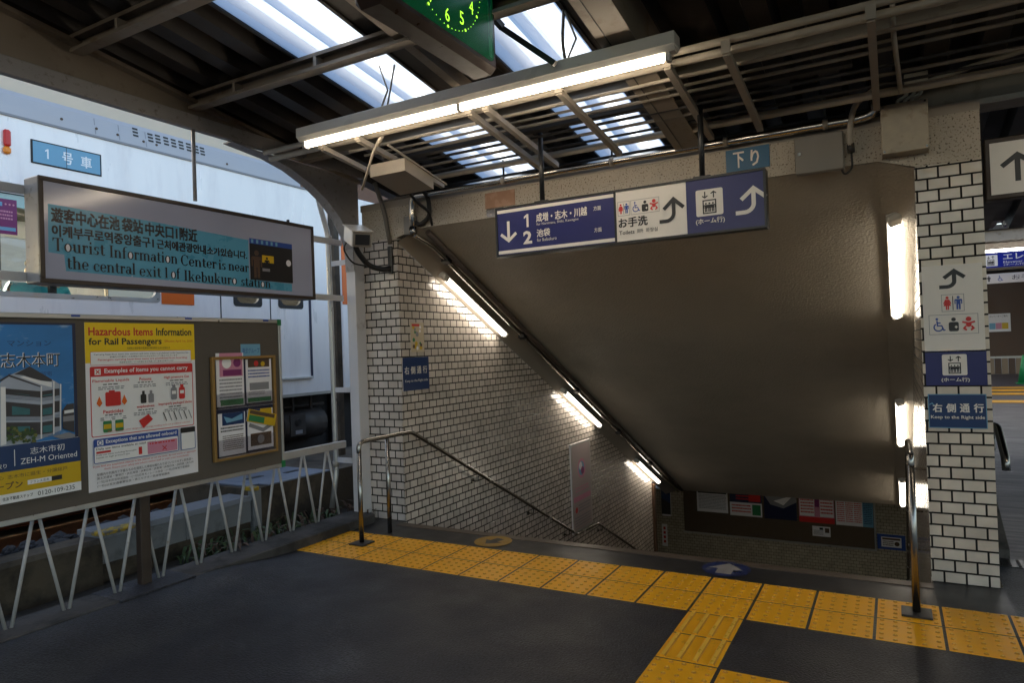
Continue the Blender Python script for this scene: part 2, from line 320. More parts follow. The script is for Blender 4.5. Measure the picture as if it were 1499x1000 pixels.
# ------------------------------------------------------------ print: flat graphics on a real panel
_tc = {}
def glyphs(text, bold=0):
    k = (text, bold)
    if k not in _tc and text == '1':
        _tc[k] = ([(.16, 0), (.30, 0), (.30, .72), (.19, .72), (0, .60), (0, .48), (.16, .56)], [(0, 1, 2, 3, 6), (3, 4, 5, 6)])
    if k not in _tc:
        c = bpy.data.curves.new('t', 'FONT'); c.body = text; c.size = 1; c.offset = bold; c.resolution_u = 2
        o = bpy.data.objects.new('t', c); COL.objects.link(o); dg = bpy.context.evaluated_depsgraph_get()
        me = bpy.data.meshes.new_from_object(o.evaluated_get(dg))
        _tc[k] = ([tuple(v.co[:2]) for v in me.vertices], [tuple(p.vertices) for p in me.polygons])
        bpy.data.objects.remove(o); bpy.data.curves.remove(c); bpy.data.meshes.remove(me)
    return _tc[k]
class Panel:
    """logical W x H units (x right, y down) on a plane: O = top-left corner, U right, V up, real w x h"""
    def __init__(s, mb, O, U, V, w, h, W=100, H=100):
        s.mb = mb; s.O = Vector(O); s.U = Vector(U).normalized(); s.V = Vector(V).normalized(); s.N = s.U.cross(s.V)
        s.kx = w/W; s.ky = h/H; s.W = W; s.H = H; s.l = 0
    def step(s): s.l += .00012
    def p(s, x, y): return s.O + s.U*(x*s.kx) - s.V*(y*s.ky) + s.N*s.l
    def poly(s, pts, m, up=True):
        if up: s.step()
        A = sum((pts[i][0]*pts[(i+1) % len(pts)][1]-pts[(i+1) % len(pts)][0]*pts[i][1]) for i in range(len(pts)))
        s.mb.poly([s.p(*q) for q in (pts if A < 0 else pts[::-1])], m)
    def rect(s, x0, y0, x1, y1, m): s.poly([(x0, y0), (x0, y1), (x1, y1), (x1, y0)], m)
    def rrect(s, x0, y0, x1, y1, r, m, n=4):
        ry = r*s.kx/s.ky; pts = []
        for cx, cy, a0 in ((x1-r, y0+ry, 0), (x0+r, y0+ry, 90), (x0+r, y1-ry, 180), (x1-r, y1-ry, 270)):
            pts += [(cx+r*math.cos(R(a0+90*i/n)), cy-ry*math.sin(R(a0+90*i/n))) for i in range(n+1)]
        s.poly(pts, m)
    def disc(s, x, y, r, m, n=16, ry=None):
        ry = ry or r*s.kx/s.ky; s.poly([(x+r*math.cos(2*math.pi*i/n), y+ry*math.sin(2*math.pi*i/n)) for i in range(n)], m)
    def stroke(s, pts, wd, m, closed=False):
        s.step(); n = len(pts); P = [Vector((x*s.kx, y*s.ky)) for x, y in pts]; h = wd*s.kx/2; lr = []
        for i in range(n):
            a = P[i-1] if (i or closed) else None; b = P[(i+1) % n] if (i+1 < n or closed) else None
            d1 = (P[i]-a).normalized() if a is not None else None; d2 = (b-P[i]).normalized() if b is not None else None
            d1 = d1 if d1 is not None else d2; d2 = d2 if d2 is not None else d1
            n1 = Vector((-d1.y, d1.x)); n2 = Vector((-d2.y, d2.x)); mm = (n1+n2); mm = mm.normalized() if mm.length > .01 else n1
            k = h/max(.35, mm.dot(n1)); lr.append((P[i]+mm*k, P[i]-mm*k))
        for i in range(n if closed else n-1):
            (a, b), (c, d) = lr[i], lr[(i+1) % n]
            s.mb.poly([s.O+s.U*q.x-s.V*q.y+s.N*s.l for q in (a, c, d, b)], m)
    def arc(s, x, y, r, a0, a1, wd, m, n=14): s.stroke([(x+r*math.cos(R(a0+(a1-a0)*i/n)), y+r*s.kx/s.ky*math.sin(R(a0+(a1-a0)*i/n))) for i in range(n+1)], wd, m)
    def text(s, t, x0, y0, x1, y1, m, bold=0, G=None):
        if bold and any(ord(ch) > 0x2e80 for ch in t):      # heavier CJK strokes: the same print laid down with a slight spread
            d = bold*1.1*(y1-y0)*s.ky
            for dx, dy in ((-1, -.7), (1, -.7), (-1, .7), (1, .7)): s.text(t, x0+dx*d/s.kx, y0+dy*d/s.ky, x1+dx*d/s.kx, y1+dy*d/s.ky, m)
            return
        V, F = G or glyphs(t, bold); s.step()
        a, b = min(v[0] for v in V), max(v[0] for v in V); c, d = min(v[1] for v in V), max(v[1] for v in V)
        fx = (x1-x0)/max(b-a, 1e-4); fy = (y1-y0)/max(d-c, 1e-4); k = len(s.mb.v)
        s.mb.v += [s.p(x0+(v[0]-a)*fx, y1-(v[1]-c)*fy) for v in V]
        for f in F: s.mb.face([k+i for i in f], m)
    # pictograms
    def turn_arrow(s, x, y, w, h, m, t):      # shaft from lower left bending up, chevron head
        cx = x+w*.62; pts = [(x, y+h-t/2)] + [(x+w*.30, y+h-t/2)] + [(x+w*.30+(cx-x-w*.30)*math.sin(R(a)), y+h*.62+(h*.38-t/2)*math.cos(R(a))) for a in (15, 30, 45, 60, 75, 90)] + [(cx, y+h*.1)]
        s.stroke(pts, t, m); s.stroke([(cx-w*.42, y+h*.45), (cx, y+t*.5), (cx+w*.42, y+h*.45)], t, m)
    def straight_arrow(s, x, y, w, h, m, t, down=False):
        a, b = (y+h, y) if down else (y, y+h); g = -1 if down else 1
        s.stroke([(x+w/2, b), (x+w/2, a+g*t*.9)], t, m); s.stroke([(x, a+g*w*.5), (x+w/2, a+g*t*.6), (x+w, a+g*w*.5)], t, m)
    def man(s, x, y, h, m, skirt=False):
        s.disc(x, y+h*.11, h*.10*s.ky/s.kx, m, 12, h*.10)
        k = s.ky/s.kx*h
        if skirt: pts = [(-.13, .24), (.13, .24), (.26, .55), (.2, .58), (.13, .42), (.24, .72), (.1, .72), (.1, 1), (.015, 1), (.015, .72), (-.015, .72), (-.015, 1), (-.1, 1), (-.1, .72), (-.24, .72), (-.13, .42), (-.2, .58), (-.26, .55)]
        else: pts = [(-.2, .24), (.2, .24), (.24, .3), (.24, .6), (.17, .6), (.17, .36), (.13, .36), (.13, 1), (.02, 1), (.02, .62), (-.02, .62), (-.02, 1), (-.13, 1), (-.13, .36), (-.17, .36), (-.17, .6), (-.24, .6), (-.24, .3)]
        s.cpoly([(x+a*k, y+b*h) for a, b in pts], m)
    def cpoly(s, pts, m):                       # concave polygon
        from mathutils.geometry import tessellate_polygon
        s.step(); k = len(s.mb.v); s.mb.v += [s.p(*q) for q in pts]
        for t in tessellate_polygon([[Vector((q[0], q[1], 0)) for q in pts]]):
            a, b, c = (s.mb.v[k+i] for i in t)
            s.mb.face([k+i for i in (t if (b-a).cross(c-a).dot(s.N) > 0 else t[::-1])], m)
    def wheelchair(s, x, y, h, m):
        k = h*s.ky/s.kx; t = k*.085
        s.disc(x-k*.08, y+h*.1, k*.085, m, 10); s.stroke([(x-k*.08, y+h*.22), (x-k*.05, y+h*.58), (x+k*.2, y+h*.58), (x+k*.32, y+h*.9), (x+k*.42, y+h*.88)], t, m)
        s.stroke([(x-k*.07, y+h*.38), (x+k*.14, y+h*.38)], t, m); s.arc(x, y+h*.68, k*.27, 20, 235, t, m)
    def bust(s, x, y, h, m, mw):
        k = h*s.ky/s.kx; s.disc(x, y+h*.16, k*.14, m, 12); s.rrect(x-k*.3, y+h*.34, x+k*.3, y+h, k*.12, m)
        s.rect(x+k*.06, y+h*.66, x+k*.22, y+h*.74, mw); s.rect(x+k*.11, y+h*.6, x+k*.17, y+h*.8, mw)
    def baby(s, x, y, h, m, mw):
        k = h*s.ky/s.kx; s.disc(x, y+h*.17, k*.17, m, 12); s.stroke([(x-k*.38, y+h*.36), (x, y+h*.46), (x+k*.38, y+h*.36)], k*.12, m)
        s.disc(x, y+h*.56, k*.17, m, 12); s.stroke([(x-k*.16, y+h*.66), (x-k*.28, y+h*.82), (x-k*.12, y+h*.95)], k*.12, m); s.stroke([(x+k*.16, y+h*.66), (x+k*.28, y+h*.82), (x+k*.12, y+h*.95)], k*.12, m)
    def lift(s, x, y, w, h, m, mw):            # lift pictogram on a white card
        s.rrect(x, y, x+w, y+h, w*.07, mw); c = x+w/2
        for i, dn in ((-1, True), (1, False)): s.straight_arrow(c+i*w*.16-w*.1, y+h*.08, w*.2, h*.26, m, w*.045, dn)
        s.stroke([(x+w*.27, y+h*.42), (x+w*.73, y+h*.42), (x+w*.73, y+h*.9), (x+w*.27, y+h*.9)], w*.045, m, True)
        for i in (-1, 0, 1): s.man(c+i*w*.13, y+h*.5, h*.35, m)

# serif lettering drawn from strokes (em units)
def serif_text(t, track=.06):
    V, F, x = [], [], 0.
    W, TH, SF = .14, .042, .055
    def rect(a, b, c, d): k = len(V); V.extend([(a, b), (c, b), (c, d), (a, d)]); F.append((k, k+1, k+2, k+3))
    def quad(*p): k = len(V); V.extend(p); F.append((k, k+1, k+2, k+3))
    def stem(cx, y0, y1, top=True, bot=True):
        rect(cx-W/2, y0+(.03 if bot else 0), cx+W/2, y1)
        if bot: rect(cx-W/2-SF, y0, cx+W/2+SF, y0+.03)
        if top: quad((cx-W/2-SF, y1-.05), (cx-W/2, y1-.07), (cx-W/2, y1), (cx-W/2-SF, y1-.03))
    def arc(cx, cy, rx, ry, a0, a1, n=10):
        k = len(V)
        for i in range(n+1):
            a = R(a0+(a1-a0)*i/n); h = TH+(W-TH)*abs(math.cos(a))
            V.append((cx+rx*math.cos(a), cy+ry*math.sin(a))); V.append((cx+(rx-h)*math.cos(a), cy+(ry-TH)*math.sin(a)))
        for i in range(n): F.append((k+2*i, k+2*i+2, k+2*i+3, k+2*i+1))
    XH, CH = .47, .72; holes = []
    for ch in t:
        w = .5
        if ch == ' ': x += .22; continue
        if ch == 'T': w = .66; rect(x+.33-W/2, .03, x+.33+W/2, CH-.04); rect(x, CH-.04, x+w, CH); quad((x, CH-.2), (x+.03, CH-.2), (x+.1, CH-.04), (x, CH-.04)); quad((x+w-.03, CH-.2), (x+w, CH-.2), (x+w, CH-.04), (x+w-.1, CH-.04)); rect(x+.2, 0, x+.46, .03)
        elif ch == 'I': w = .3; rect(x+.15-W/2, .03, x+.15+W/2, CH-.03); rect(x, 0, x+w, .03); rect(x, CH-.03, x+w, CH)
        elif ch == 'C': w = .62; arc(x+.34, CH/2, .34, CH/2+.01, 42, 318, 16); rect(x+.57, CH-.26, x+.61, CH-.02)
        elif ch == 'o': w = .48; arc(x+.24, XH/2, .24, XH/2+.01, 0, 360, 20); holes.append((x+.24, XH/2, .13, XH/2-.035))
        elif ch == 'u': w = .56; stem(x+.12, .12, XH, True, False); stem(x+.43, .0, XH, True, True); arc(x+.27, .15, .21, .16, 180, 300, 8)
        elif ch == 'r': w = .38; stem(x+.12, 0, XH); arc(x+.30, XH-.14, .16, .14, 60, 160, 6); rect(x+.3, XH-.13, x+.39, XH-.02)
        elif ch == 'i': w = .26; stem(x+.13, 0, XH); rect(x+.07, .57, x+.19, .69)
        elif ch == 's': w = .38; arc(x+.2, XH*.74, .17, XH*.26, 40, 250, 8); arc(x+.19, XH*.27, .18, XH*.27, -130, 90, 8); rect(x+.31, XH-.14, x+.35, XH); rect(x+.0, 0, x+.04, .15)
        elif ch == 't': w = .34; rect(x+.15-W/2, .1, x+.15+W/2, .6); rect(x, XH-.035, x+.33, XH); arc(x+.24, .12, .155, .125, 180, 330, 6)
        elif ch == 'n': w = .58; stem(x+.12, 0, XH); stem(x+.45, 0, XH-.12, False); arc(x+.30, XH-.16, .21, .165, 0, 150, 8)
        elif ch == 'h': w = .58; stem(x+.12, 0, CH); stem(x+.45, 0, XH-.12, False); arc(x+.30, XH-.16, .21, .165, 0, 150, 8)
        elif ch == 'm': w = .88; stem(x+.12, 0, XH); stem(x+.44, 0, XH-.12, False); stem(x+.76, 0, XH-.12, False); arc(x+.29, XH-.16, .21, .165, 0, 150, 8); arc(x+.61, XH-.16, .21, .165, 0, 150, 8)
        elif ch == 'f': w = .36; stem(x+.14, 0, CH-.14, False); rect(x, XH-.035, x+.33, XH); arc(x+.30, CH-.15, .22, .16, 60, 180, 7)
        elif ch == 'a': w = .48; arc(x+.2, .14, .2, .15, 0, 360, 12); stem(x+.38, .02, XH-.12, False, False); arc(x+.24, XH-.15, .2, .15, 0, 160, 8); rect(x+.36, 0, x+.5, .03)
        elif ch == 'e': w = .46; arc(x+.24, XH/2, .24, XH/2+.01, 0, 320, 16); rect(x+.1, XH/2-.02, x+.40, XH/2+.02)
        elif ch == 'c': w = .44; arc(x+.24, XH/2, .24, XH/2+.01, 50, 320, 14); rect(x+.35, XH-.15, x+.44, XH-.06)
        elif ch == 'x': w = .52; quad((x+.04, XH), (x+.16, XH), (x+.48, 0), (x+.36, 0)); quad((x+.08, 0), (x+.12, 0), (x+.46, XH), (x+.41, XH)); rect(x, XH-.03, x+.2, XH); rect(x+.32, XH-.03, x+.52, XH); rect(x, 0, x+.2, .03); rect(x+.3, 0, x+.52, .03)
        elif ch == 'l': w = .26; stem(x+.13, 0, CH)
        elif ch == 'k': w = .56; stem(x+.12, 0, CH); quad((x+.18, .2), (x+.22, .18), (x+.46, XH), (x+.41, XH)); quad((x+.24, .25), (x+.33, .32), (x+.54, 0), (x+.42, 0)); rect(x+.34, XH-.03, x+.52, XH); rect(x+.34, 0, x+.58, .03)
        elif ch == 'b': w = .52; stem(x+.12, 0, CH, True, False); arc(x+.28, XH/2, .24, XH/2+.01, -150, 150, 14)
        elif ch == '1': w = .3; stem(x+.15, 0, CH-.02)
        x += w+track
    return V, F, holes

# ============================================================ the setting
XL, XR, YF = .585, 4.486, .42           # left stair wall, right stair wall, front of the stair mouth
ZS = lambda y: 2.52-.49*(y-YF)          # soffit underside
ZD = lambda y: 3.12-.145*y              # roof sheet, lower pans
# platform floor, one sheet: fine near the kerb where the asphalt is ramped up, coarse elsewhere
mb = MB()
def zfl(x, y):
    a = max(0, min(1, (.95-x)/.6)); b = max(0, min(1, (-.55-y)/.9)); a = a*a*(3-2*a); b = b*b*(3-2*b)
    return .066*a*b + .003*math.sin(x*2.1+y*1.3)*math.sin(y*1.7-x*.6)*max(0, min(1, (-.7-y)/.4))
gx = [.34+.06*i for i in range(12)]+[1.1+.3*i for i in range(14)]+[5.3, 7, 10, 14]
gy = [-14, -10, -8, -6, -5]+[-4.4+.1*i for i in range(38)]+[-.62]
k0 = len(mb.v); mb.v += [Vector((x, y, zfl(x, y))) for y in gy for x in gx]
for j in range(len(gy)-1):
    for i in range(len(gx)-1): q = k0+j*len(gx)+i; mb.face((q, q+1, q+1+len(gx), q+len(gx)), asphalt, True)
mb.poly([(.34, -.62, 0), (14, -.62, 0), (14, .0, 0), (.34, .0, 0)], asphalt)
mb.poly([(.2, 0, 0), (4.83, 0, 0), (4.83, .28, 0), (.2, .28, 0)], asphalt_dark)
mb.poly([(4.83, 0, 0), (14, 0, 0), (14, .95, 0), (4.83, .95, 0)], asphalt)
mb.poly([(.2, .28, 0), (XL, .28, 0), (XL, .45, 0), (.2, .45, 0)], asphalt_dark)
mb.poly([(XR, .28, 0), (4.83, .28, 0), (4.83, .45, 0), (XR, .45, 0)], asphalt_dark)
mb.poly([(4.83, .95, -.004), (40, .95, -.004), (40, 60, -.004), (4.83, 60, -.004)], corridor)
struct(mb.build('platform_floor'))
# terrain under and beyond everything
mb = MB(); mb.poly([(-300, -300, -6), (300, -300, -6), (300, 300, -6), (-300, 300, -6)], soil); struct(mb.build('terrain'))
mb = MB(); mb.box((-40, -60, -1.2), (-.62, 60, -.24), soil); struct(mb.build('track_bed'))
mb = MB(); mb.poly([(-.62, -14, .0), (.1, -14, .0), (.02, .6, .0), (-.62, .6, .0)], soil); mb.poly([(-.62, .6, 0), (.25, .6, 0), (.25, 12, 0), (-.62, 12, 0)], soil); struct(mb.build('ground'))
# stairs
mb = MB(); y, z = .28, 0.
mb.box((XL, .28, -.3), (XR, .37, 0.003), nosing_m)
y = .37
for i in range(1, 27):
    z = -.157*i; d = .30 if i != 11 else 1.0
    mb.box((XL, y, z-.3), (XR, y+d, z), concrete); mb.box((XL+.002, y+d-.045, z), (XR-.002, y+d, z+.004), nosing_m); y += d
t = thing('staircase', 'concrete stairs with worn ribbed strip at the top, going down under the sloping ceiling', 'stairs', (2.5, .4, 0)); mb.build('steps', t)
ZLOW = z
mb = MB(); mb.poly([(-4, y, ZLOW+.0), (8, y, ZLOW), (8, 12.4, ZLOW), (-4, 12.4, ZLOW)], concrete); struct(mb.build('lower_floor'))
# ---- left tiled wall: front face, flank along the stairs, top cut by the soffit
mb = MB(); zt = 2.47
mb.prism([(XL, YF, 0), (XL, YF, 2.43), (XL, 7.2, ZS(7.2)-.09), (XL, 7.2, -4), (XL, YF, -4)], (-.385, 0, 0), tile_l)
mb.box((.2, YF, 2.43), (XL, YF+.3, zt), tile_l)
t = thing('tiled_stair_wall', 'cream tiled wall left of the stairs, with dark joints and a square front corner', 'wall', (.4, YF, 0)); mb.build('wall', t)
mb = MB(); mb.box((.25, 7.2, -4), (.62, 7.32, -.95), brown_wall, .01); mb.build('end_jamb', t)
mb = MB(); mb.tube([(.588, .414, .0), (.588, .414, 2.43)], .007, tile_l, 8); mb.build('corner_bead', t)
# ---- right pillar and flank wall
t = thing('tiled_pillar', 'cream tiled pillar with black joints right of the stairs', 'pillar', (4.65, YF, 0))
mb = MB(); mb.box((XR, YF, 0.002), (4.812, YF+.33, 2.46), tile_r); mb.build('shaft', t)
mb = MB(); mb.poly([(XR-.0035, YF+.006, .002), (XR-.0035, YF+.006, 2.45), (XR-.0035, YF+.33, 2.30), (XR-.0035, YF+.33, .002)], tile_w); mb.build('flank', t)
mb = MB(); mb.box((XR-.006, YF-.006, 0), (XR+.008, YF+.004, 2.455), tile_r); mb.build('corner_bead', t)
mb = MB(); mb.prism([(XR, YF+.33, -4), (XR, YF+.33, 2.28), (XR, 8.1, ZS(8.1)-.07), (XR, 8.1, -4)], (.3, 0, 0), tile_w); single(mb, 'stair_side_wall', 'glossy tiled wall running down behind the right pillar', 'wall')
mb = MB(); mb.prism([(4.70, .76, 0), (4.70, .76, 1.1), (4.70, 9, 1.1), (4.70, 9, 0)], (.10, 0, 0), concrete)
mb.prism([(4.801, 1.08, -.01), (4.801, 1.08, .06), (4.801, 1.75, .30), (4.801, 6, .30), (4.801, 6, -.01)], (.135, 0, 0), concrete); single(mb, 'parapet_wall', 'low concrete parapet behind the tiled pillar, with a sloped foot', 'wall')
# ---- header across the stair mouth
mb = MB()
mb.prism([(.2, YF, 2.472), (.2, YF, 2.80), (4.812, YF, 2.80), (4.812, YF, 2.462), (XR, YF, 2.462), (4.29, YF, 2.525), (.81, YF, 2.525), (XL, YF, 2.472)][::-1], (0, .28, 0), pebble)
t = thing('header_wall', 'pebbledash band above the stair mouth under the roof', 'wall', (2.5, YF, 2.6)); mb.build('band', t)
mb = MB(); mb.box((.19, YF-.004, 2.74), (4.815, YF-.001, 2.80), chamfer_paint); mb.build('cap_strip', t)
# ---- soffit
def yz(y, o): return (y, ZS(y)+o)
Y1 = 8.0
mb = MB()
def sof(pts, m):
    mb.poly([(x, YF+.002, ZS(YF)+o) for x, o in pts[::-1]] + [(x, Y1, ZS(Y1)+o) for x, o in pts], m)
sof([(.81, 0), (4.29, 0)], stucco)
mb.poly([(.2, YF+.28, 2.9), (4.812, YF+.28, 2.9), (4.812, Y1, ZS(Y1)+.6), (.2, Y1, ZS(Y1)+.6)], concrete)
t = thing('stair_ceiling', 'sloping rough grey-brown ceiling above the stairs', 'ceiling', (2.5, YF, 2.5)); mb.build('soffit', t)
mb = MB(); sof([(XL, -.09), (.81, 0)], chamfer_paint); mb.build('edge_band', t)
mb = MB(); sof([(4.29, 0), (XR, -.065)], stucco); mb.build('edge_band', t)
mb = MB(); mb.poly([(-4, Y1, ZS(Y1)), (8, Y1, ZS(Y1)), (8, 12.4, ZS(Y1)), (-4, 12.4, ZS(Y1))], chamfer_paint)
mb.box((-4, Y1, ZS(Y1)), (8, 12.4, ZS(Y1)+.3), concrete) if False else None
single(mb, 'lower_ceiling', 'dark flat ceiling over the foot of the stairs', 'ceiling')
t = thing('added_passage_lamp', 'added unseen tube lamp under the dark flat ceiling, lighting the lower back wall', 'lamp', (2, 9.6, ZS(Y1)-.08))  # added lamp, hidden from view, brightens the lower back wall
mb = MB(); mb.box((.8, 9.55, ZS(Y1)-.04), (3.4, 9.67, ZS(Y1)-.002), MATS['white_enamel']); mb.build('base', t)
mb = MB(); mb.tube([(.9, 9.61, ZS(Y1)-.065), (3.3, 9.61, ZS(Y1)-.065)], .018, mat('added_passage_tube', (.9, .9, .9), .3, emit=(1, .85, .62), es=1.6), 12); mb.build('tube', t)
# ---- lower back wall with its board and posters
YB = 12.3
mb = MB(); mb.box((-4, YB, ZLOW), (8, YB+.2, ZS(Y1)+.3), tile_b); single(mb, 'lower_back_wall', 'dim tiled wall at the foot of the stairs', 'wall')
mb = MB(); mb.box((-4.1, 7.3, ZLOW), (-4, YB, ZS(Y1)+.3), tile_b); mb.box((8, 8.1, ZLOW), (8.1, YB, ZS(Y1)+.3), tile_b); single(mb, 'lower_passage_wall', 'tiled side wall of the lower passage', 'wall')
b0 = onY(1003, 778, YB); b1 = onY(1281, 803, YB)
t = thing('lower_notice_board', 'long brown notice board on the wall at the foot of the stairs', 'notice board', (1.8, YB, -3.1))
mb = MB(); mb.box((b0.x, YB-.03, b0.z+.02), (b1.x, YB-.001, -1.0), lower_board); mb.build('board', t)
mb = MB(); mb.box((b0.x-.03, YB-.045, b0.z-.02), (b1.x+.03, YB-.001, b0.z+.02), alu); mb.build('ledge', t)
mb = MB(); mb.box((b1.x, YB-.04, b0.z+.02), (b1.x+.03, YB-.001, -1.0), alu); mb.build('frame', t)
def wallsheet(u0, v0, u1, v1, y, name, label, cat, draw, W=100, H=100, th=.004):
    a = onY(u0, v0, y); b = onY(u1, v1, y); m = MB(); m.box((a.x, y-th, b.z), (b.x, y-.0005, a.z), paper)
    P = Panel(m, (a.x, y-th-.0003, a.z), (1, 0, 0), (0, 0, 1), b.x-a.x, a.z-b.z, W, H); draw(P); return single(m, name, label, cat)
def fauxtext(P, x0, y0, x1, y1, rows, m, seed=1):      # rows of print too small to read, as short words
    rnd = random.Random(seed); hh = (y1-y0)/rows
    for r in range(rows):
        x = x0
        P.step()
        while x < x1-1:
            wd = min(rnd.uniform(1.2, 4.5), x1-x); P.poly([(x, y0+r*hh), (x, y0+r*hh+hh*.5), (x+wd, y0+r*hh+hh*.5), (x+wd, y0+r*hh)], m, False); x += wd+.9
def d_a(P):
    P.rect(0, 0, 100, 100, paper); P.rect(70, 12, 96, 20, black_p); P.rect(4, 40, 96, 44, black_p); fauxtext(P, 6, 48, 94, 92, 10, grey_p, 2); P.text('時刻表', 10, 22, 50, 34, black_p)
def d_b(P):
    P.rect(0, 0, 100, 64, navy3); P.disc(20, 30, 8, lblue); P.rect(60, 30, 96, 60, red_p); fauxtext(P, 20, 14, 70, 60, 6, red_p, 3); P.rect(0, 64, 100, 100, paper); fauxtext(P, 6, 70, 66, 94, 3, red_p, 4); P.rect(70, 68, 96, 96, green_p)
def d_c(P):
    P.rect(0, 0, 100, 100, navy3); P.poly([(0, 36), (100, 20), (100, 52), (60, 70), (20, 62)], grey_p); P.poly([(30, 52), (92, 34), (60, 62)], paper)
    for i in range(5): P.rect(40+i*10, 8, 46+i*10, 30-i*2, paper)
def d_d(P):
    P.rect(0, 0, 100, 86, pink_p); P.rect(2, 14, 44, 84, paper); P.rect(60, 24, 98, 84, paper); P.disc(26, 24, 7, red_p); P.rect(46, 10, 58, 60, purple_p); P.rect(0, 86, 100, 100, red_p); fauxtext(P, 5, 34, 42, 80, 6, red_p, 5); fauxtext(P, 62, 30, 96, 80, 6, red_p, 6)
def d_e(P):
    P.rect(0, 0, 72, 100, paper); P.rect(3, 4, 36, 14, red_p); fauxtext(P, 4, 22, 24, 92, 12, red_p, 7); fauxtext(P, 27, 22, 47, 92, 12, red_p, 8); fauxtext(P, 50, 22, 70, 92, 12, red_p, 9); P.rect(72, 0, 100, 100, lblue); P.rect(75, 5, 97, 16, navy3); fauxtext(P, 75, 22, 97, 94, 14, navy2, 10)
def d_f(P): P.rect(0, 0, 100, 100, paper); P.rect(40, 12, 60, 34, black_p); P.rect(70, 14, 94, 60, brown_p); fauxtext(P, 6, 40, 60, 90, 4, grey_p, 11)
yb = YB-.031
wallsheet(1019, 700, 1066, 752, yb, 'poster', 'white timetable sheet with a black line, left end of the lower board', 'poster', d_a)
wallsheet(1067, 700, 1116, 758, yb, 'poster', 'dark blue and red poster with a white foot on the lower board', 'poster', d_b)
wallsheet(1117, 704, 1167, 763, yb, 'poster', 'navy poster of a pale boat-shaped object on the lower board', 'poster', d_c)
wallsheet(1168, 706, 1222, 768, yb, 'poster', 'pink poster with a red foot strip on the lower board', 'poster', d_d)
wallsheet(1222, 718, 1279, 773, yb, 'poster', 'red printed table with a pale blue right column, right end of the lower board', 'poster', d_e)
wallsheet(1189, 770, 1216, 787, yb, 'small_notice', 'small white slip pinned below the pink poster', 'notice', d_f)
def d_g(P):
    P.rect(0, 0, 100, 100, blue_p); P.rect(14, 18, 86, 84, paper); P.rect(18, 24, 82, 36, brown_p); P.disc(70, 60, 9, brown_p); fauxtext(P, 20, 44, 58, 80, 3, brown_p, 12)
wallsheet(1284, 781, 1326, 807, YB, 'framed_notice', 'small notice in a bright blue frame on the tiles right of the lower board', 'notice', d_g, th=.02)
def d_h(P):
    P.rect(0, 0, 100, 100, navy2); P.poly([(0, 60), (100, 72), (100, 100), (0, 100)], black_p); P.rect(4, 96, 96, 100, paper); P.rect(96, 0, 100, 100, grey_p)
wallsheet(967, 690, 983, 756, YB, 'framed_poster', 'narrow dark blue framed poster behind the end of the left wall', 'poster', d_h, th=.03)
def d_i(P): P.rect(0, 0, 100, 100, paper); [P.rect(30, 12+i*20, 70, 24+i*20, red_p) for i in range(4)]
wallsheet(969, 767, 978, 800, YB, 'narrow_sign', 'narrow white upright sign with red marks low on the back wall', 'sign', d_i, th=.02)

# ---- kerb and fence line at the track side
mb = MB(); mb.prism([(.34, -14, -.2), (.34, -14, .068), (.325, -14, .075), (.06, -14, .075), (.06, -14, -.2)], (0, 14.3, 0), mat('kerb_concrete', (.060, .055, .052), .8, var=.35, vscale=5, bump=.006, bscale=60, dirt=(.02, .019, .018), dscale=4, dlo=.48, dhi=.62)); single(mb, 'kerb', 'worn concrete kerb under the white fence', 'kerb')

# ---- tactile tiles
def tile_mb(kind):
    m = MB(); g = .007; m.box((g, g, .0), (.3-g, .3-g, .006), tactile, .0015)
    def frustum(cx, cy, rx0, ry0, rx1, ry1, n=10):
        k = len(m.v); m.v += [Vector((cx+rx0*math.cos(2*math.pi*i/n), cy+ry0*math.sin(2*math.pi*i/n), .006)) for i in range(n)] + [Vector((cx+rx1*math.cos(2*math.pi*i/n), cy+ry1*math.sin(2*math.pi*i/n), .0122)) for i in range(n)]
        for i in range(n): m.face([k+i, k+(i+1) % n, k+n+(i+1) % n, k+n+i], tactile_grime, False)
        m.face(range(k+n, k+2*n), tactile_top)
    if kind == 'dot':
        for i in range(5):
            for j in range(5): frustum(.03+.06*i, .03+.06*j, .0115, .0115, .0065, .0065)
    else:
        for i in range(4):
            x = .0375+.075*i
            m.prism([(x-.014, .012, .006), (x-.009, .012, .0125), (x+.009, .012, .0125), (x+.014, .012, .006)][::-1], (0, .276, 0), tactile, [tactile_grime, tactile_top, tactile_grime, tactile])
    return m
base_dot = tile_mb('dot').build('tactile_tile'); base_bar = tile_mb('bar').build('tactile_tile')
used = {}
def lay(src, x, y, lab, grp):
    o = src if src.name not in used else src.copy()
    if src.name in used: COL.objects.link(o)
    used[src.name] = 1; o.location = (x, y, -.0042); tag(o, lab, 'tactile tile', grp)
for k in range(1, 17):
    for r in range(2):
        lay(base_dot, k*.3, -.3*(r+1), f'{ORD[k-1]} dotted yellow tile from the fence, {"stair-side" if r == 0 else "near"} row of the strip', 'yellow tiles of the strip at the stair top')
for i in range(2): lay(base_bar, 3.3, -.9-.3*i, f'yellow tile with four long bars, {ORD[i]} below the dotted strip', 'yellow tiles of the branch towards the viewer')
lay(base_dot, 3.3, -1.5, 'dotted yellow tile below the two barred tiles', 'yellow tiles of the branch towards the viewer')
lay(base_dot, 3.603, -1.5, 'dotted yellow tile at the bottom edge, right beside another dotted one', 'yellow tiles of the branch towards the viewer')
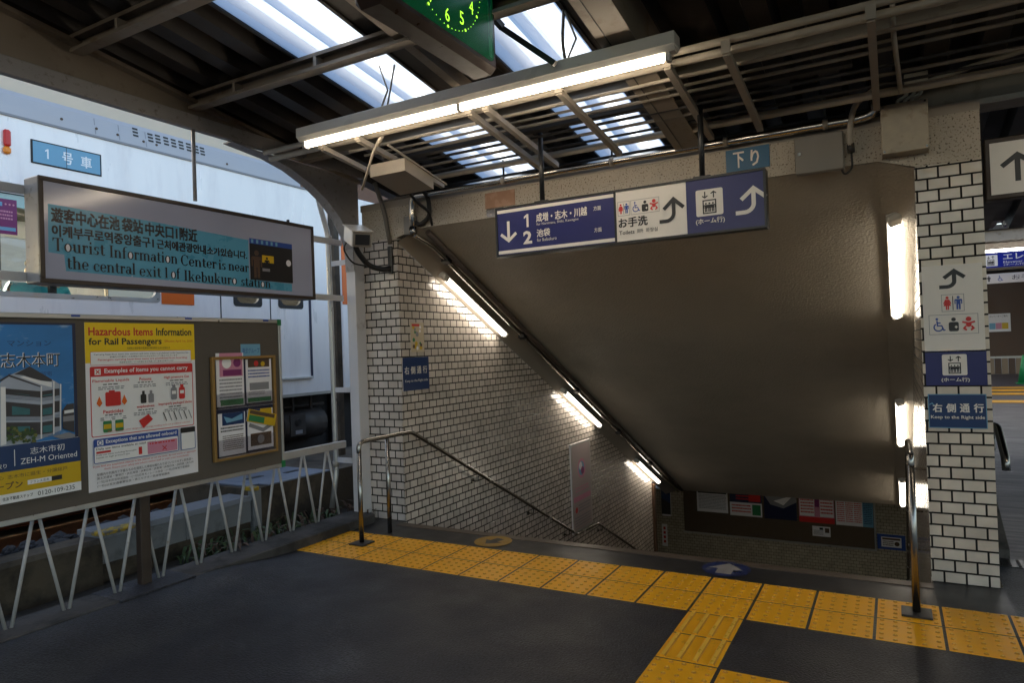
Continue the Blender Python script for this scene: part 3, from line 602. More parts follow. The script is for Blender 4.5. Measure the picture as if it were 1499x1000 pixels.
# ---- round floor stickers
def sticker(u, v, r, m1, m2, name, lab, back):
    c = onZ(u, v, 0.); m = MB(); P = Panel(m, (c.x-r, c.y+r, .004), (1, 0, 0), (0, 1, 0), 2*r, 2*r, 100, 100)
    P.disc(50, 50, 50, m1, 32)
    if back: P.stroke([(50+40*math.cos(i*.1963), 50+40*math.sin(i*.1963)) for i in range(32)], 2, m1, True)
    pts = [(50, 12), (86, 52), (66, 52), (66, 84), (34, 84), (34, 52), (14, 52)]
    if not back:
        a = R(195); pts = [(50+(x-50)*.8*math.cos(a)-(y-48)*.8*math.sin(a), 50+(x-50)*.8*math.sin(a)+(y-48)*.8*math.cos(a)) for x, y in pts]
    P.cpoly(pts, m2); m_ = m.build(name); tag(m_, lab, 'floor sticker')
mustard_s = mat('sticker_yellow', (.30, .165, .012), .5, var=.3, vscale=12, dirt=(.08, .05, .02), dscale=10); black_s = mat('sticker_black', (.03, .025, .02), .5, var=.3, vscale=12)
blue_s = mat('sticker_blue', (.010, .022, .095), .35, var=.4, vscale=8, dirt=(.09, .09, .11), dscale=9, dlo=.55, dhi=.62); white_s = mat('sticker_white', (.27, .25, .235), .45, var=.2, vscale=12)
sticker(722, 793.5, .145, mustard_s, black_s, 'floor_sticker', 'round yellow floor sticker with a dark arrow at the stair top', False)
sticker(1063, 834, .15, blue_s, white_s, 'floor_sticker', 'round blue floor sticker with a white arrow at the stair top', True)

# ============================================================ roof
roof = thing('canopy_roof', 'dark corrugated platform roof with translucent strips', 'roof', (3, 0, 3.1))
PIT, X0 = .28, 1.19-.28*5
def deck(i0, i1, y0, y1, m, name, flatz=None):
    mb = MB(); xs = []; lo, hi_, a_, b_, c_ = (0, .034, .09, .14, .23) if m is skylight else (0, .085, .118, .146, .252)
    for i in range(i0, i1):
        x = X0+i*PIT; xs += [(x, lo), (x+a_, lo), (x+b_, hi_), (x+c_, hi_)]
    xs.append((X0+i1*PIT, 0)); k = len(mb.v); ys = [y0+(y1-y0)*j/6 for j in range(7)]
    mb.v += [Vector((x, y, (ZD(y) if flatz is None else flatz)+h)) for y in ys for x, h in xs]; n = len(xs)
    for j in range(6):
        for i in range(n-1): mb.face((k+j*n+i, k+j*n+i+1, k+(j+1)*n+i+1, k+(j+1)*n+i), m)
    mb.build(name, roof)
A0, A1, B0, B1 = 5, 7, 9, 11
YA, YZ = -14, 4.2
for a, b in ((1, A0), (A1, B0), (B1, 46)): deck(a, b, YA, YZ, deck_m, 'roof_sheet')
for a, b in ((A0, A1), (B0, B1)):
    deck(a, b, YA, -5.0, deck_m, 'roof_sheet'); deck(a, b, -5.0, -.42, skylight, 'skylight_strip'); deck(a, b, -.42, -.10, deck_m, 'roof_sheet'); deck(a, b, -.10, 1.5, skylight, 'skylight_strip'); deck(a, b, 1.5, YZ, deck_m, 'roof_sheet')
deck(17, 60, 4.2, 11.6, deck_m, 'roof_sheet', 3.45)
mb = MB()      # side trims of the skylight strips
for x in (1.19, 1.75, 2.31, 2.87):
    mb.prism([(x-.012, -5, ZD(-5)-.012), (x+.012, -5, ZD(-5)-.012), (x+.012, 1.5, ZD(1.5)-.012), (x-.012, 1.5, ZD(1.5)-.012)], (0, 0, .03), deck_m)
mb.build('sheet_edge', roof)
# purlins (channel sections along X)
def purlin(y, x0, x1, label):
    t = thing('roof_purlin', label, 'roof beam', (x0, y, ZD(y)-.1), 'steel purlins under the roof')
    z1 = ZD(y)-.015; z0 = z1-.10; m = MB()
    m.box((x0, y+.03, z0), (x1, y+.036, z1), beam_paint); m.box((x0, y-.03, z0), (x1, y+.03, z0+.006), beam_paint); m.box((x0, y-.03, z1-.006), (x1, y+.03, z1), beam_paint)
    m.box((x0, y-.036, z1-.022), (x1, y-.03, z1), beam_paint); m.box((x0, y-.036, z0), (x1, y-.03, z0+.02), beam_paint); m.build('channel', t)
    x = x0+.45; x1 = 3.2
    while x < x1 and y < -1 and y > -2.5: m = MB(); m.box((x, y-.036, z0+.02), (x+.022, y+.03, z1-.022), rack_paint); m.build('stiffener', t); x += .72
purlin(-2.02, .18, 11, 'pale steel purlin nearest the viewer at the top left')
purlin(-1.25, .18, 11, 'pale steel purlin crossing behind the hanging clock')
purlin(-3.0, .18, 11, 'pale steel purlin above the viewer'); purlin(-.26, .18, 11, 'dark purlin above the strip light'); purlin(.95, .18, 11, 'steel purlin beyond the header wall')
# rafter along Y
def along(x0, x1, z0, z1, y0, y1, m, mm):
    mm.prism([(x0, y0, z0(y0)), (x1, y0, z0(y0)), (x1, y0, z1(y0)), (x0, y0, z1(y0))], (0, 0, 0), m) if False else None
    k = len(mm.v); mm.v += [Vector((x, y, f(y))) for y in (y0, y1) for x, f in ((x0, z0), (x1, z0), (x1, z1), (x0, z1))]
    for q in ((0, 1, 2, 3), (7, 6, 5, 4), (0, 4, 5, 1), (1, 5, 6, 2), (2, 6, 7, 3), (3, 7, 4, 0)): mm.face([k+i for i in q], m)
mb = MB(); along(3.09, 3.27, lambda y: 2.82-.16*y, lambda y: 2.832-.16*y, -8, .30, beam_paint, mb); along(3.10, 3.112, lambda y: 2.8325-.16*y, lambda y: ZD(y)-.002, -8, .30, beam_paint, mb); along(3.248, 3.26, lambda y: 2.8325-.16*y, lambda y: ZD(y)-.002, -8, .30, beam_paint, mb); along(3.112, 3.248, lambda y: ZD(y)-.03, lambda y: ZD(y)-.004, -8, .30, beam_paint, mb); along(3.14, 3.144, lambda y: 2.817-.16*y, lambda y: 2.8198-.16*y, -8, .30, asphalt_dark, mb)
single(mb, 'roof_rafter', 'wide brown roof beam right of the hanging clock', 'roof beam')
mb = MB(); along(1.96, 2.02, lambda y: ZD(y)-.09, lambda y: ZD(y)-.004, -5, 1.2, beam_paint, mb); single(mb, 'roof_strut', 'narrow brown strut under the roof behind the clock', 'roof beam')
# eaves beam, fascia, column with curved haunch
t = thing('eaves_frame', 'grey painted steel column with curved haunch and eaves beam along the track side', 'steel frame', (.15, .35, 0))
m = MB(); m.box((.155, -12, 3.05), (.205, .46, 3.15), beam_grey, .004); m.build('eaves_beam', t)
m = MB(); m.prism([(.10, -12, 3.15), (.10, .45, 3.15), (.10, .45, ZD(.45)+.02), (.10, -12, ZD(-12)+.02)], (.04, 0, 0), beam_paint); along(.14, .20, lambda y: ZD(y)-.06, lambda y: ZD(y)-.035, -12, .42, beam_paint, m); m.build('fascia', t)
m = MB(); m.box((.105, .30, .05), (.205, .312, 2.60), column_m); m.box((.105, .418, .05), (.2, .43, 2.60), column_m); m.box((.148, .312, .05), (.158, .418, 2.60), column_m); m.box((.20, .312, .05), (.206, .418, 2.6), column_m); m.build('column', t)
m = MB(); ha = [(-.95, 3.045), (-.62, 3.015), (-.40, 2.965), (-.18, 2.88), (0, 2.775), (.14, 2.655), (.24, 2.52), (.29, 2.40), (.30, 2.2)]
prof = [(.14, a, b) for a, b in ha] + [(.14, .42, 2.2), (.14, .42, 3.045)]
m.prism(prof, (.022, 0, 0), beam_grey)
for i in range(len(ha)-1): m.obox((.153, ha[i][0], ha[i][1]), (.153, ha[i+1][0], ha[i+1][1]), .10, .010, beam_grey)
m.build('haunch', t)
m = MB(); m.tube([(.175, -1.25, 3.05), (.175, -1.25, 2.56)], .013, beam_grey, 8)
single(m, 'sign_hanger', 'thin grey rod hanging from the eaves beam down to the tourist sign', 'rod')
# drain pipe with clamps, marker post, pole in the gap left of the column
t = thing('drain_pipe', 'grey drain pipe with a cranked top beside the steel column', 'pipe', (-.1, .3, 0))
m = MB(); m.tube(bend([(-.1, .16, 3.0), (-.1, .20, 2.84), (-.1, .30, 2.56), (-.1, .31, .42), (-.1, .24, .1)], .06), .024, alu, 12); m.build('pipe', t)
m = MB()
for z in (2.5, .46): m = MB(); m.tube([(-.1, .307, z), (-.1, .307, z+.05)], .030, rack_paint, 12); m.build('coupling', t)
m = MB()
for z in (2.27, 1.13, .50): m = MB(); m.box((-.075, .30, z), (.11, .312, z+.045), column_m); m.build('clamp_bar', t)
q0 = onX(489, 360, -.9); q1 = onX(496, 360, -.9); m = MB(); m.box((-.98, q0.y, -.2), (-.9, q1.y, 3.2), wall_brown); single(m, 'timber_pole', 'brown square pole seen in the gap beside the drain pipe', 'pole')

# ============================================================ left: fence, board, sign
fa = Vector((.205, -2.16, 0)); fd = Vector((-.065, 1, 0)).normalized()
def fp(sv, z): q = fa + fd*sv + Vector((0, 0, z)); q.x = min(q.x, .186); return q
fence = thing('zigzag_fence', 'white tubular fence with zigzag bars under the notice board', 'fence', (.15, -1, .07))
m = MB(); m.obox(fp(-4, .675), fp(2.44, .675), .035, .062, fence_m, bev=.004); m.build('top_rail', fence)
for i in range(-9, 9):
    s0 = i*.293
    for sg in (-1, 1):
        if s0+sg*.14 > 2.45: continue
        m = MB(); m.tube([fp(s0+sg*.013, .068), fp(s0+sg*.135, .648)], .0098, fence_m, 8); m.build('bar', fence)
# notice board
XB = .24
tr = onX(410, 468, XB); br = onX(418, 683, XB); bz0, bz1 = br.z, tr.z; by1 = tr.y; by0 = by1-2.75
board = thing('notice_board', 'wide grey-brown notice board in an aluminium frame on brown posts', 'notice board', (.2, -1.69, 0))
m = MB(); m.box((XB-.03, by0, bz0), (XB-.004, by1, bz1), board_felt); m.build('panel', board)
m = MB(); fw = .028
m.box((XB-.035, by0, bz1-fw), (XB+.006, by1, bz1), alu, .003); m.box((XB-.035, by0, bz0), (XB+.006, by1, bz0+fw), alu, .003); m.box((XB-.0345, by1-.022, bz0+fw), (XB+.0055, by1, bz1-fw), alu, .003); m.build('frame', board)
for yy in (-1.69, -3.2):
    m = MB(); m.box((.15, yy-.033, 0.03), (.205, yy+.033, bz1-.1), brown_post, .004); m.build('post', board)
m = MB(); m.box((.05, -1.95, .060), (.36, -1.46, .0775), asphalt, .003); single(m, 'cover_plate', 'dark steel plate on the ground around the foot of the brown post', 'plate')
for za_, zb3 in ((bz1-.045, bz1+.001), (bz0-.001, bz0+.05)): m = MB(); m.box((XB+.0062, by1-.035, za_), (XB+.0078, by1+.002, zb3), green_p); m.build('green_tape', board)
for u in (110, 275, 388): p = onX(u, 468, XB); m = MB(); m.box((XB+.0062, p.y-.025, bz1-.016), (XB+.0076, p.y+.025, bz1-.004), blue_p); m.build('blue_tape', board)
def xsheet(u0, v0, u1, v1, x, W=100, H=100, th=.0015):
    a = onX(u0, v0, x); b = onX(u1, v1, x); m = MB(); m.box((x, a.y, b.z), (x+th, b.y, a.z), paper)
    return m, Panel(m, (x+th, a.y, a.z), (0, 1, 0), (0, 0, 1), b.y-a.y, a.z-b.z, W, H)
# poster: flats advert (its left part lies outside the frame)
a = onX(103, 473, XB); b = onX(117, 717, XB); wP, hP = .60, a.z-b.z; x = XB-.003
m = MB(); m.box((x, b.y-wP, b.z), (x+.0015, b.y, a.z), paper); P = Panel(m, (x+.0015, b.y-wP, a.z), (0, 1, 0), (0, 0, 1), wP, hP, 100, 100*hP/wP)
HH = 100*hP/wP; g = HH/155; PX_ = lambda u: (onX(u, 560, XB).y-(b.y-wP))/wP*100; print('poster x', PX_(0), PX_(50), PX_(100))
P.rect(0, 0, 100, 106*g, navy3); P.rect(0, 2*g, 97, 106*g, sky_p)
P.text('マンション', 42, 16*g, 78, 21*g, navy2); P.text('志木本町', PX_(2), 26.6*g, PX_(88.5), 39.6*g, white_p, .012); P.text('志木本町', PX_(2)+.5, 27*g, PX_(88.5)+.5, 40*g, black_p, .0); P.text('を見つける邸宅', 42, 44*g, 78, 48*g, navy2)
wl = mat('print_building', (.42, .46, .55), .5, var=.15, vscale=9); dk = mat('print_shadow', (.05, .045, .05), .5, var=.3, vscale=9); tealw = mat('print_window', (.04, .16, .18), .4, var=.3, vscale=20)
def Q(*pts):      # points read off the photographed poster, put back on the poster's own flat plane
    out = []
    for x_, y_ in pts:
        q_ = onX(x_/3.446, 465+y_/3.446, XB); out.append(((q_.y-(b.y-wP))/wP*100, (a.z-q_.z)/wP*100))
    return out
wl3 = mat('print_building_dark', (.22, .25, .32), .5, var=.15, vscale=20)
P.cpoly(Q((0, 330), (45, 292), (150, 248), (262, 312), (300, 335), (305, 570), (212, 612), (120, 640), (0, 650)), wl)
P.cpoly(Q((72, 286), (150, 246), (262, 312), (262, 322), (205, 322), (120, 292)), dk)
P.cpoly(Q((0, 314), (45, 287), (205, 345), (205, 352), (45, 298), (0, 326)), dk); P.cpoly(Q((100, 300), (205, 338), (262, 352), (262, 326), (205, 318), (120, 296)), white_p)
for ya0, ya1, yb0, yb1, yc0, yc1 in ((358, 388, 372, 405, 370, 405), (425, 500, 440, 500, 432, 488), (530, 600, 528, 590, 516, 560)):
    P.cpoly(Q((28, ya0), (204, yb0), (204, yb1), (28, ya1)), dk); P.cpoly(Q((211, yb0), (266, yb0-8), (266, yb1-8), (211, yb1)), dk); P.cpoly(Q((273, yc0-10), (300, yc0-12), (300, yc1-12), (273, yc1-8)), dk)
    P.cpoly(Q((60, ya0+22), (150, yb0+20), (150, yb1-10), (60, ya1-8)), tealw); P.cpoly(Q((215, yb0+20), (262, yb0+12), (262, yb1-14), (215, yb1-8)), tealw)
    for k_ in range(3): P.cpoly(Q((28, ya1+2+k_*7), (204, yb1+2+k_*6), (204, yb1+5+k_*6), (28, ya1+6+k_*7)), wl3); P.cpoly(Q((211, yb1+2+k_*6), (266, yb1-6+k_*6), (300, yb1-14+k_*5), (300, yb1-11+k_*5), (266, yb1-3+k_*6), (211, yb1+5+k_*6)), wl3)
for xx, y0_, y1_ in ((203, 345, 614), (266, 320, 590), (300, 334, 572)): P.cpoly(Q((xx, y0_), (xx+7, y0_+2), (xx+7, y1_-3), (xx, y1_)), white_p)
P.cpoly(Q((0, 350), (26, 350), (30, 640), (0, 648)), white_p)
leafp = mat('print_foliage', (.05, .09, .03), .6, var=.7, vscale=40); leafp2 = mat('print_foliage_light', (.16, .17, .05), .6, var=.7, vscale=40)
rnd = random.Random(3)
for i in range(70): (cx_, cy_), = Q((rnd.uniform(34, 178), rnd.uniform(555, 632))); P.disc(cx_, cy_, rnd.uniform(.7, 1.9), leafp if i % 3 else leafp2, 6)
P.cpoly(Q((308, 470), (330, 438), (366, 432), (370, 580), (310, 560)), dk); P.cpoly(Q((318, 470), (366, 462), (366, 478), (318, 486)), white_p); P.cpoly(Q((312, 500), (368, 492), (368, 520), (312, 526)), grey_p); P.cpoly(Q((260, 600), (340, 578), (372, 590), (372, 605), (300, 612)), grey_p)
P.rect(0, 106*g, 100, 128*g, navy2); P.text('志木市初', 57, 110*g, 86, 116*g, white_p); P.text('ZEH-M Oriented', 49, 118.5*g, 97, 123.5*g, white_p); P.rect(44, 110*g, 44.6, 124*g, white_p); P.text('タイプの', 12, 116*g, 32, 120*g, white_p); P.text('多彩な間取り', 12, 121*g, 38, 125*g, white_p)
P.rect(0, 128*g, 100, 147*g, mustard); P.text('南口・駅前中心  志木市に誕生・分譲総戸', 4, 131*g, 88, 134.5*g, brown_p); P.text('ルームオープン', 0, 137*g, 50, 143*g, brown_p, .02); P.rect(54, 138*g, 74, 142*g, white_p); P.text('フランス志木', 56, 138.8*g, 72, 141.2*g, black_p); P.rect(74, 138*g, 83, 142*g, black_p)
P.rect(0, 147*g, 100, HH, white_p); P.disc(30, 150.8*g, 2.2, mustard, 4); P.text('住友不動産ステップ', 34, 149.5*g, 58, 152.5*g, black_p, .01); P.text('0120-109-235', 62, 149*g, 94, 153*g, black_p)
single(m, 'apartment_poster', 'tall blue poster of a white apartment block, at the left edge on the notice board', 'poster')
# poster: hazardous items
m, P = xsheet(123, 472, 290, 691, XB-.003, 100, 141); a = onX(123, 472, XB-.003); b = onX(283, 473, XB-.003); c = onX(133, 722, XB-.003)
P.rect(0, 0, 100, 34, yellow_p); P.text('Hazardous Items', 3, 4, 59, 11, red_p, .025); P.text('Information', 62, 4, 97, 11, black_p, .025); P.text('for Rail Passengers', 3, 13, 67, 20.5, black_p, .025); P.text('Effective April 1st, 2020', 70, 15, 98, 17.5, red_p); P.text('可燃性の液体等の危険物の車内持ち込みのお知らせ', 35, 21, 75, 23, black_p)
P.rrect(4, 24.5, 96, 36, .8, red_p); P.rrect(4.3, 24.8, 95.7, 35.7, .6, white_p); P.text('Carrying hazardous items into stations and onto trains is prohibited under Japanese law.', 7, 26, 94, 28, black_p); P.text('駅構内や列車内への危険物の持ち込みは法令により禁止されています', 20, 28.4, 82, 30, black_p); P.text('Passengers carrying hazardous items are prohibited from boarding.', 10, 30.6, 92, 32.8, red_p, .01); P.text('危険物を所持しているお客さまの列車へのご乗車はお断りします', 28, 33.3, 78, 34.8, black_p)
P.rrect(3.2, 37, 97, 96, 1.6, red_p); P.rrect(3.9, 38, 96.3, 95.3, 1.2, white_p); P.rrect(3.2, 37, 97, 45.5, 1.4, red_p); P.rect(7, 39, 12, 44, white_p); P.stroke([(8, 40), (11, 43)], .8, red_p); P.stroke([(11, 40), (8, 43)], .8, red_p); P.text('Examples of items you cannot carry', 15, 39, 92, 44, white_p, .02)
for s_, x0, x1, y0 in (('Flammable Liquids', 5, 36, 48), ('Poisons', 45, 56, 48), ('High pressure Gas', 68, 93, 48), ('Pesticides', 13, 30, 74), ('explosives', 42, 58, 72.5), ('Improperly packaged blades', 62, 95, 72)):
    P.text(s_, x0, y0, x1, y0+3, red_p, .015); cx = (x0+x1)/2; fauxtext(P, cx-7, y0+4, cx+7, y0+5.6, 1, black_p, int(x0)); fauxtext(P, cx-11, y0+6.3, cx+11, y0+9.5, 2, grey_p, int(x1))
P.rrect(15, 59, 28, 71, 1.2, red_p); P.rect(18, 57.6, 23, 59.5, red_p)
for cx in (10, 31): P.poly([(cx, 62), (cx+2.4, 68), (cx, 71), (cx-2.4, 68)], orange)
for cx, col in ((48, black_p), (55, grey_p)): P.rrect(cx-2.6, 63, cx+2.6, 71, 1, col); P.rect(cx-1.2, 60, cx+1.2, 63.5, col)
for cx, col in ((77, grey_p), (85, red_p)): P.rrect(cx-3, 59, cx+3, 70, 1.4, col); P.rect(cx-1.6, 56.5, cx+1.6, 59.5, col); P.rect(cx-2, 62, cx+2, 65, white_p)
for cx in (16, 26): P.rrect(cx-3.6, 83, cx+3.6, 93, 1.2, green_p); P.rect(cx-2.6, 80.5, cx+2.6, 83.2, white_p); P.rect(cx-3.2, 86, cx+3.2, 90, mustard)
P.poly([(43, 86), (52, 81), (56, 86), (47, 93)], red_p)
for i in range(6): P.stroke([(66+i*5, 81), (69+i*5, 89)], .9, grey_p if i % 2 else black_p)
P.text('Note that many other dangerous or strange smelling items are prohibited onboard.', 16, 91.5, 92, 93.2, red_p)
P.rrect(4, 97.5, 80, 118, 1.4, blue_p); P.rrect(4.6, 104, 79.4, 117.4, 1, white_p); P.rect(7, 98.8, 12, 103, white_p); P.arc(9.5, 100.9, 1.5, 0, 350, .7, blue_p, 10); P.text('Exceptions that are allowed onboard', 14, 98.8, 78, 103, white_p, .02)
P.text('Daily use items available at retail stores', 6, 105, 58, 107.4, black_p, .01); P.rect(6, 108, 18, 109.8, red_p); P.text('Daily use items including flammable', 6, 110.4, 40, 112, black_p); P.text('liquids or high pressure gas', 6, 112.6, 34, 114.2, black_p); P.rect(42, 109, 45, 115.5, red_p); P.rrect(50, 106, 78.5, 116.6, .8, pink_p); P.stroke([(64, 111), (68, 115)], .8, red_p); P.stroke([(68, 111), (64, 115)], .8, red_p); fauxtext(P, 52, 107, 77, 109.5, 1, red_p, 31)
P.rrect(82, 97, 97, 118, 1, blue_p); P.rrect(82.6, 101.5, 96.4, 117.4, .6, white_p); P.rrect(82, 97, 97, 102, 1, black_p)
P.text('If you find any suspicious objects in the station or on the train, do not touch or approach', 3, 119.5, 97, 121.6, red_p); P.text('them. Ensure your safety and inform station staff or train crew immediately.', 12, 122.3, 90, 124.3, red_p)
for i, s_ in enumerate(('駅構内や列車内で不審なものを発見した場合は触れたり近づいたりせずに駅係員へ', '国土交通省・警察庁・JR北海道・JR東日本・JR東海・JR西日本・JR四国・JR九州', '(一社)日本民営鉄道協会・(一社)日本モノレール協会・(一社)日本地下鉄協会', '(一社)公営交通事業協会・第三セクター鉄道等協議会')): P.text(s_, 6, 126+i*3.2, (94, 94, 90, 70)[i], 128.4+i*3.2, black_p)
single(m, 'hazard_poster', 'yellow, white and red poster about hazardous items on the notice board', 'poster')
# leaflet rack
xr = XB-.003; a = onX(306, 523, xr); b = onX(404, 660, xr); w_, h_ = b.y-a.y, a.z-b.z
rack = thing('leaflet_rack', 'pine leaflet rack with clear pockets, at the right end of the notice board', 'leaflet rack', (xr, a.y, b.z))
m = MB(); m.box((xr, a.y, b.z), (xr+.006, b.y, a.z), navy3); m.build('backing', rack)
m = MB()
m.box((xr, a.y, b.z), (xr+.03, a.y+.022, a.z), wood, .002); m.box((xr, b.y-.022, b.z), (xr+.028, b.y, a.z), wood, .002); m.box((xr, a.y+.022, a.z-.02), (xr+.028, b.y-.022, a.z), wood, .002); m.box((xr, a.y+.022, b.z), (xr+.028, b.y-.022, b.z+.02), wood, .002)
m.build('frame', rack)
def leaf(y0, y1, z0, z1, xo, draw, lab, tilt=0):
    m = MB(); P = Panel(m, (xr+xo+.012, y0, z1), (0, 1, 0), (0, -tilt, 1) if tilt else (0, 0, 1), y1-y0, z1-z0, 100, 140)
    if tilt: P.U = Vector((0, 1, tilt)).normalized(); P.V = Vector((0, -tilt, 1)).normalized(); P.N = P.U.cross(P.V)
    m.prism([P.p(0, 0), P.p(0, 140), P.p(100, 140), P.p(100, 0)], (-.004, 0, 0), paper); draw(P); single(m, 'leaflet', lab, 'leaflet', 'leaflets in the rack')
L1, L2, L3, L4 = a.y+.04, a.y+.5*w_-.008, a.y+.5*w_+.012, b.y-.035
zt, zb, zm = a.z-.02, b.z+.03, (a.z+b.z)/2
def l1(P): P.rect(0, 0, 100, 140, paper); P.rect(12, 0, 96, 62, pink_p); P.disc(38, 26, 17, white_p); P.disc(76, 26, 14, purple_p); P.rect(24, 44, 92, 60, purple_p); fauxtext(P, 10, 68, 92, 132, 7, grey_p, 41); P.rect(12, 122, 96, 138, green_p)
def l2(P): P.rect(0, 0, 100, 140, paper); P.rect(8, 0, 92, 26, brown_p); P.disc(40, 14, 9, red_p); P.disc(66, 16, 8, mustard); fauxtext(P, 8, 34, 92, 64, 3, blue_p, 42); P.rect(12, 76, 88, 100, grey_p); fauxtext(P, 8, 104, 70, 118, 2, grey_p, 43); P.rect(4, 124, 96, 138, green_p)
def l3(P): P.rect(0, 0, 100, 140, paper); P.rect(14, 0, 96, 40, navy2); P.poly([(20, 10), (50, 20), (90, 6), (90, 26), (30, 32)], lblue); fauxtext(P, 8, 46, 92, 66, 2, black_p, 44); fauxtext(P, 14, 74, 92, 126, 8, brown_p, 45)
def l4(P): P.rect(0, 0, 100, 140, paper); P.rect(4, 0, 50, 40, navy2); P.rect(50, 0, 96, 40, mustard); P.stroke([(6, 52), (60, 76), (94, 60)], 12, grey_p); P.rect(10, 84, 92, 128, brown_p); P.disc(50, 106, 14, grey_p)
def l5(P): P.rect(0, 0, 100, 140, mustard); P.rect(6, 8, 94, 50, brown_p); P.rect(6, 60, 60, 130, green_p)
leaf(L1, L2, zm+.012, zt+.045, .004, l1, 'leaflet with a pink top in the upper left pocket of the rack'); leaf(L3, L4, zm+.02, zt-.005, .004, l2, 'leaflet with a dark food photo in the upper right pocket of the rack')
leaf(L1+.005, L2, zb, zm-.035, .004, l3, 'leaflet with a deep blue picture in the lower left pocket of the rack'); leaf(L3, L4, zb+.01, zm-.03, .004, l4, 'leaflet with a blue and yellow top in the lower right pocket of the rack')
leaf(L3+.0, L4+.03, zm-.11, zm-.02, .020, l5, 'tan leaflet sticking out askew from the lower right pocket', -.25)
for lab, y0, y1, z0, z1 in (('u', L1-.008, L2+.004, zm-.002, zm+.10), ('u', L3-.008, L4+.006, zm-.002, zm+.10), ('l', L1-.008, L2+.004, zb-.01, zb+.115), ('l', L3-.008, L4+.006, zb-.01, zb+.115)):
    m = MB(); m.box((xr+.034, y0, z0), (xr+.036, y1, z1), plastic); m.box((xr+.006, y0, z0), (xr+.0335, y0+.002, z1), plastic); m.box((xr+.006, y0, z0-.002), (xr+.036, y1, z0-.0005), clear_m); m.build('pocket', rack)
m, P = xsheet(352, 504, 381, 522, xr, 100, 60); P.rect(0, 0, 100, 60, lblue); P.text('東武グループ', 8, 18, 96, 44, blue_p); single(m, 'rack_label', 'pale blue card above the leaflet rack', 'card')

# tourist information sign box
XS = .215
p0 = onX(57, 256, XS); p1 = onX(460, 332, XS); p2 = onX(460, 441, XS); p3 = onX(57, 410, XS)
sy0, sy1 = (p0.y+p3.y)/2, (p1.y+p2.y)/2; sz0, sz1 = (p2.z+p3.z)/2, (p0.z+p1.z)/2
sg = thing('tourist_sign', 'long grey hanging sign box with torn blue film about the Tourist Information Center', 'sign', (XS-.07, (sy0+sy1)/2, sz0))
m = MB(); m.box((XS-.15, sy0, sz0), (XS-.004, sy1, sz1), beam_grey, .006); m.build('case', sg)
m = MB(); f = .026
m.box((XS-.004, sy0, sz1-f), (XS+.006, sy1, sz1), brown_post, .002); m.box((XS-.004, sy0, sz0), (XS+.006, sy1, sz0+f), brown_post, .002); m.box((XS-.004, sy0, sz0+f), (XS+.006, sy0+f, sz1-f), brown_post, .002); m.box((XS-.004, sy1-f, sz0+f), (XS+.006, sy1, sz1-f), brown_post, .002); m.build('frame', sg)
m = MB(); m.box((XS-.004, sy0+f, sz0+f), (XS-.001, sy1-f, sz1-f), signbox_face); m.build('face', sg)
m = MB(); fw_, fh_ = sy1-sy0-2*f, sz1-sz0-2*f; P = Panel(m, (XS-.0008, sy0+f, sz1-f), (0, 1, 0), (0, 0, 1), fw_, fh_, 400, 100)
LX = lambda u: (onX(u, 370, XS).y-(sy0+f))/P.kx
P.cpoly([(LX(72), 23), (LX(71), 73), (LX(94), 74), (LX(96), 91), (LX(426), 95), (LX(426), 84), (LX(364), 83), (LX(364), 30), (LX(230), 25), (LX(150), 24)], teal_p)
for s_, u0, u1, y0, y1 in (('遊客中心在池', 77, 176, 26, 41), ('袋站', 180, 210, 26, 41), ('中央口1附近', 214, 289, 27, 42), ('이케부쿠로역중앙출구1', 77, 225, 44, 56), ('근처에관광안내', 230, 301, 45, 56), ('소가있습니다.', 303, 361, 46, 56)): P.text(s_, LX(u0), y0, LX(u1), y1, black_p, .035)
def serif(s_, u0, u1, yb_, sc_, col=black_p):
    V, F, H = serif_text(s_); x0, x1 = LX(u0), LX(u1); xmax = max(v[0] for v in V); fx = (x1-x0)/xmax; P.step(); k = len(m.v)
    m.v += [P.p(x0+v[0]*fx, yb_-v[1]*sc_) for v in V]
    for q in F:
        A = sum(V[q[i]][0]*V[q[(i+1) % 4]][1]-V[q[(i+1) % 4]][0]*V[q[i]][1] for i in range(4))
        m.face([k+i for i in (q if A > 0 else q[::-1])], col)
    for hx, hy, rx, ry in H: P.disc(x0+hx*fx, yb_-hy*sc_, rx*fx, paper, 14, ry*sc_)
for a_ in (('Tourist', 77, 154, 71, 19), ('Information', 160, 259, 72, 18.5), ('Center', 264, 316, 73, 18), ('is near', 319, 363, 73.5, 18), ('the', 97, 129, 88.5, 18.5), ('central', 136, 197, 89, 18), ('exit', 203, 235, 90, 18), ('1 of', 240, 263, 90, 18), ('Ikebukuro', 268, 345, 91.5, 18), ('station', 351, 394, 92.5, 18)): serif(*a_)
c0_, c1_ = LX(365), LX(427); P.rect(c0_, 27, c1_, 83, black_p); P.rect(c0_, 27, c1_, 34, blue_p); [P.rect(c0_+3+i*9, 28, c0_+7+i*9, 33, lblue) for i in range(6)]
P.rect(c0_+22, 48, c0_+44, 58, mustard); P.disc(c1_-8, 55, 5, paper); P.man(c0_+12, 42, 38, brown_p); P.man(c0_+31, 50, 18, black_p); P.rect(c0_+22, 66, c0_+36, 70, grey_p)
m.build('print', sg)
m = MB()
for zz, lab in ((sz1-.085, 'upper'), (sz0+.02, 'lower')): m = MB(); m.box((.10, -5.5, zz), (XS-.151, .30, zz+.05), column_m) if XS-.151 > .1 else m.box((.04, -5.5, zz), (XS-.151, .30, zz+.05), column_m); single(m, 'sign_bracket_bar', f'{lab} of the two grey flat bars behind the tourist sign, fixed to the column', 'bracket')
m = MB(); m.tube([(XS-.07, sy1-.20, sz1), (XS-.07, sy1-.20, sz1+.035)], .012, black_m, 8); m.box((XS-.1, sy1-.24, sz1), (XS-.04, sy1-.16, sz1+.012), black_m); m.build('bolt', sg)

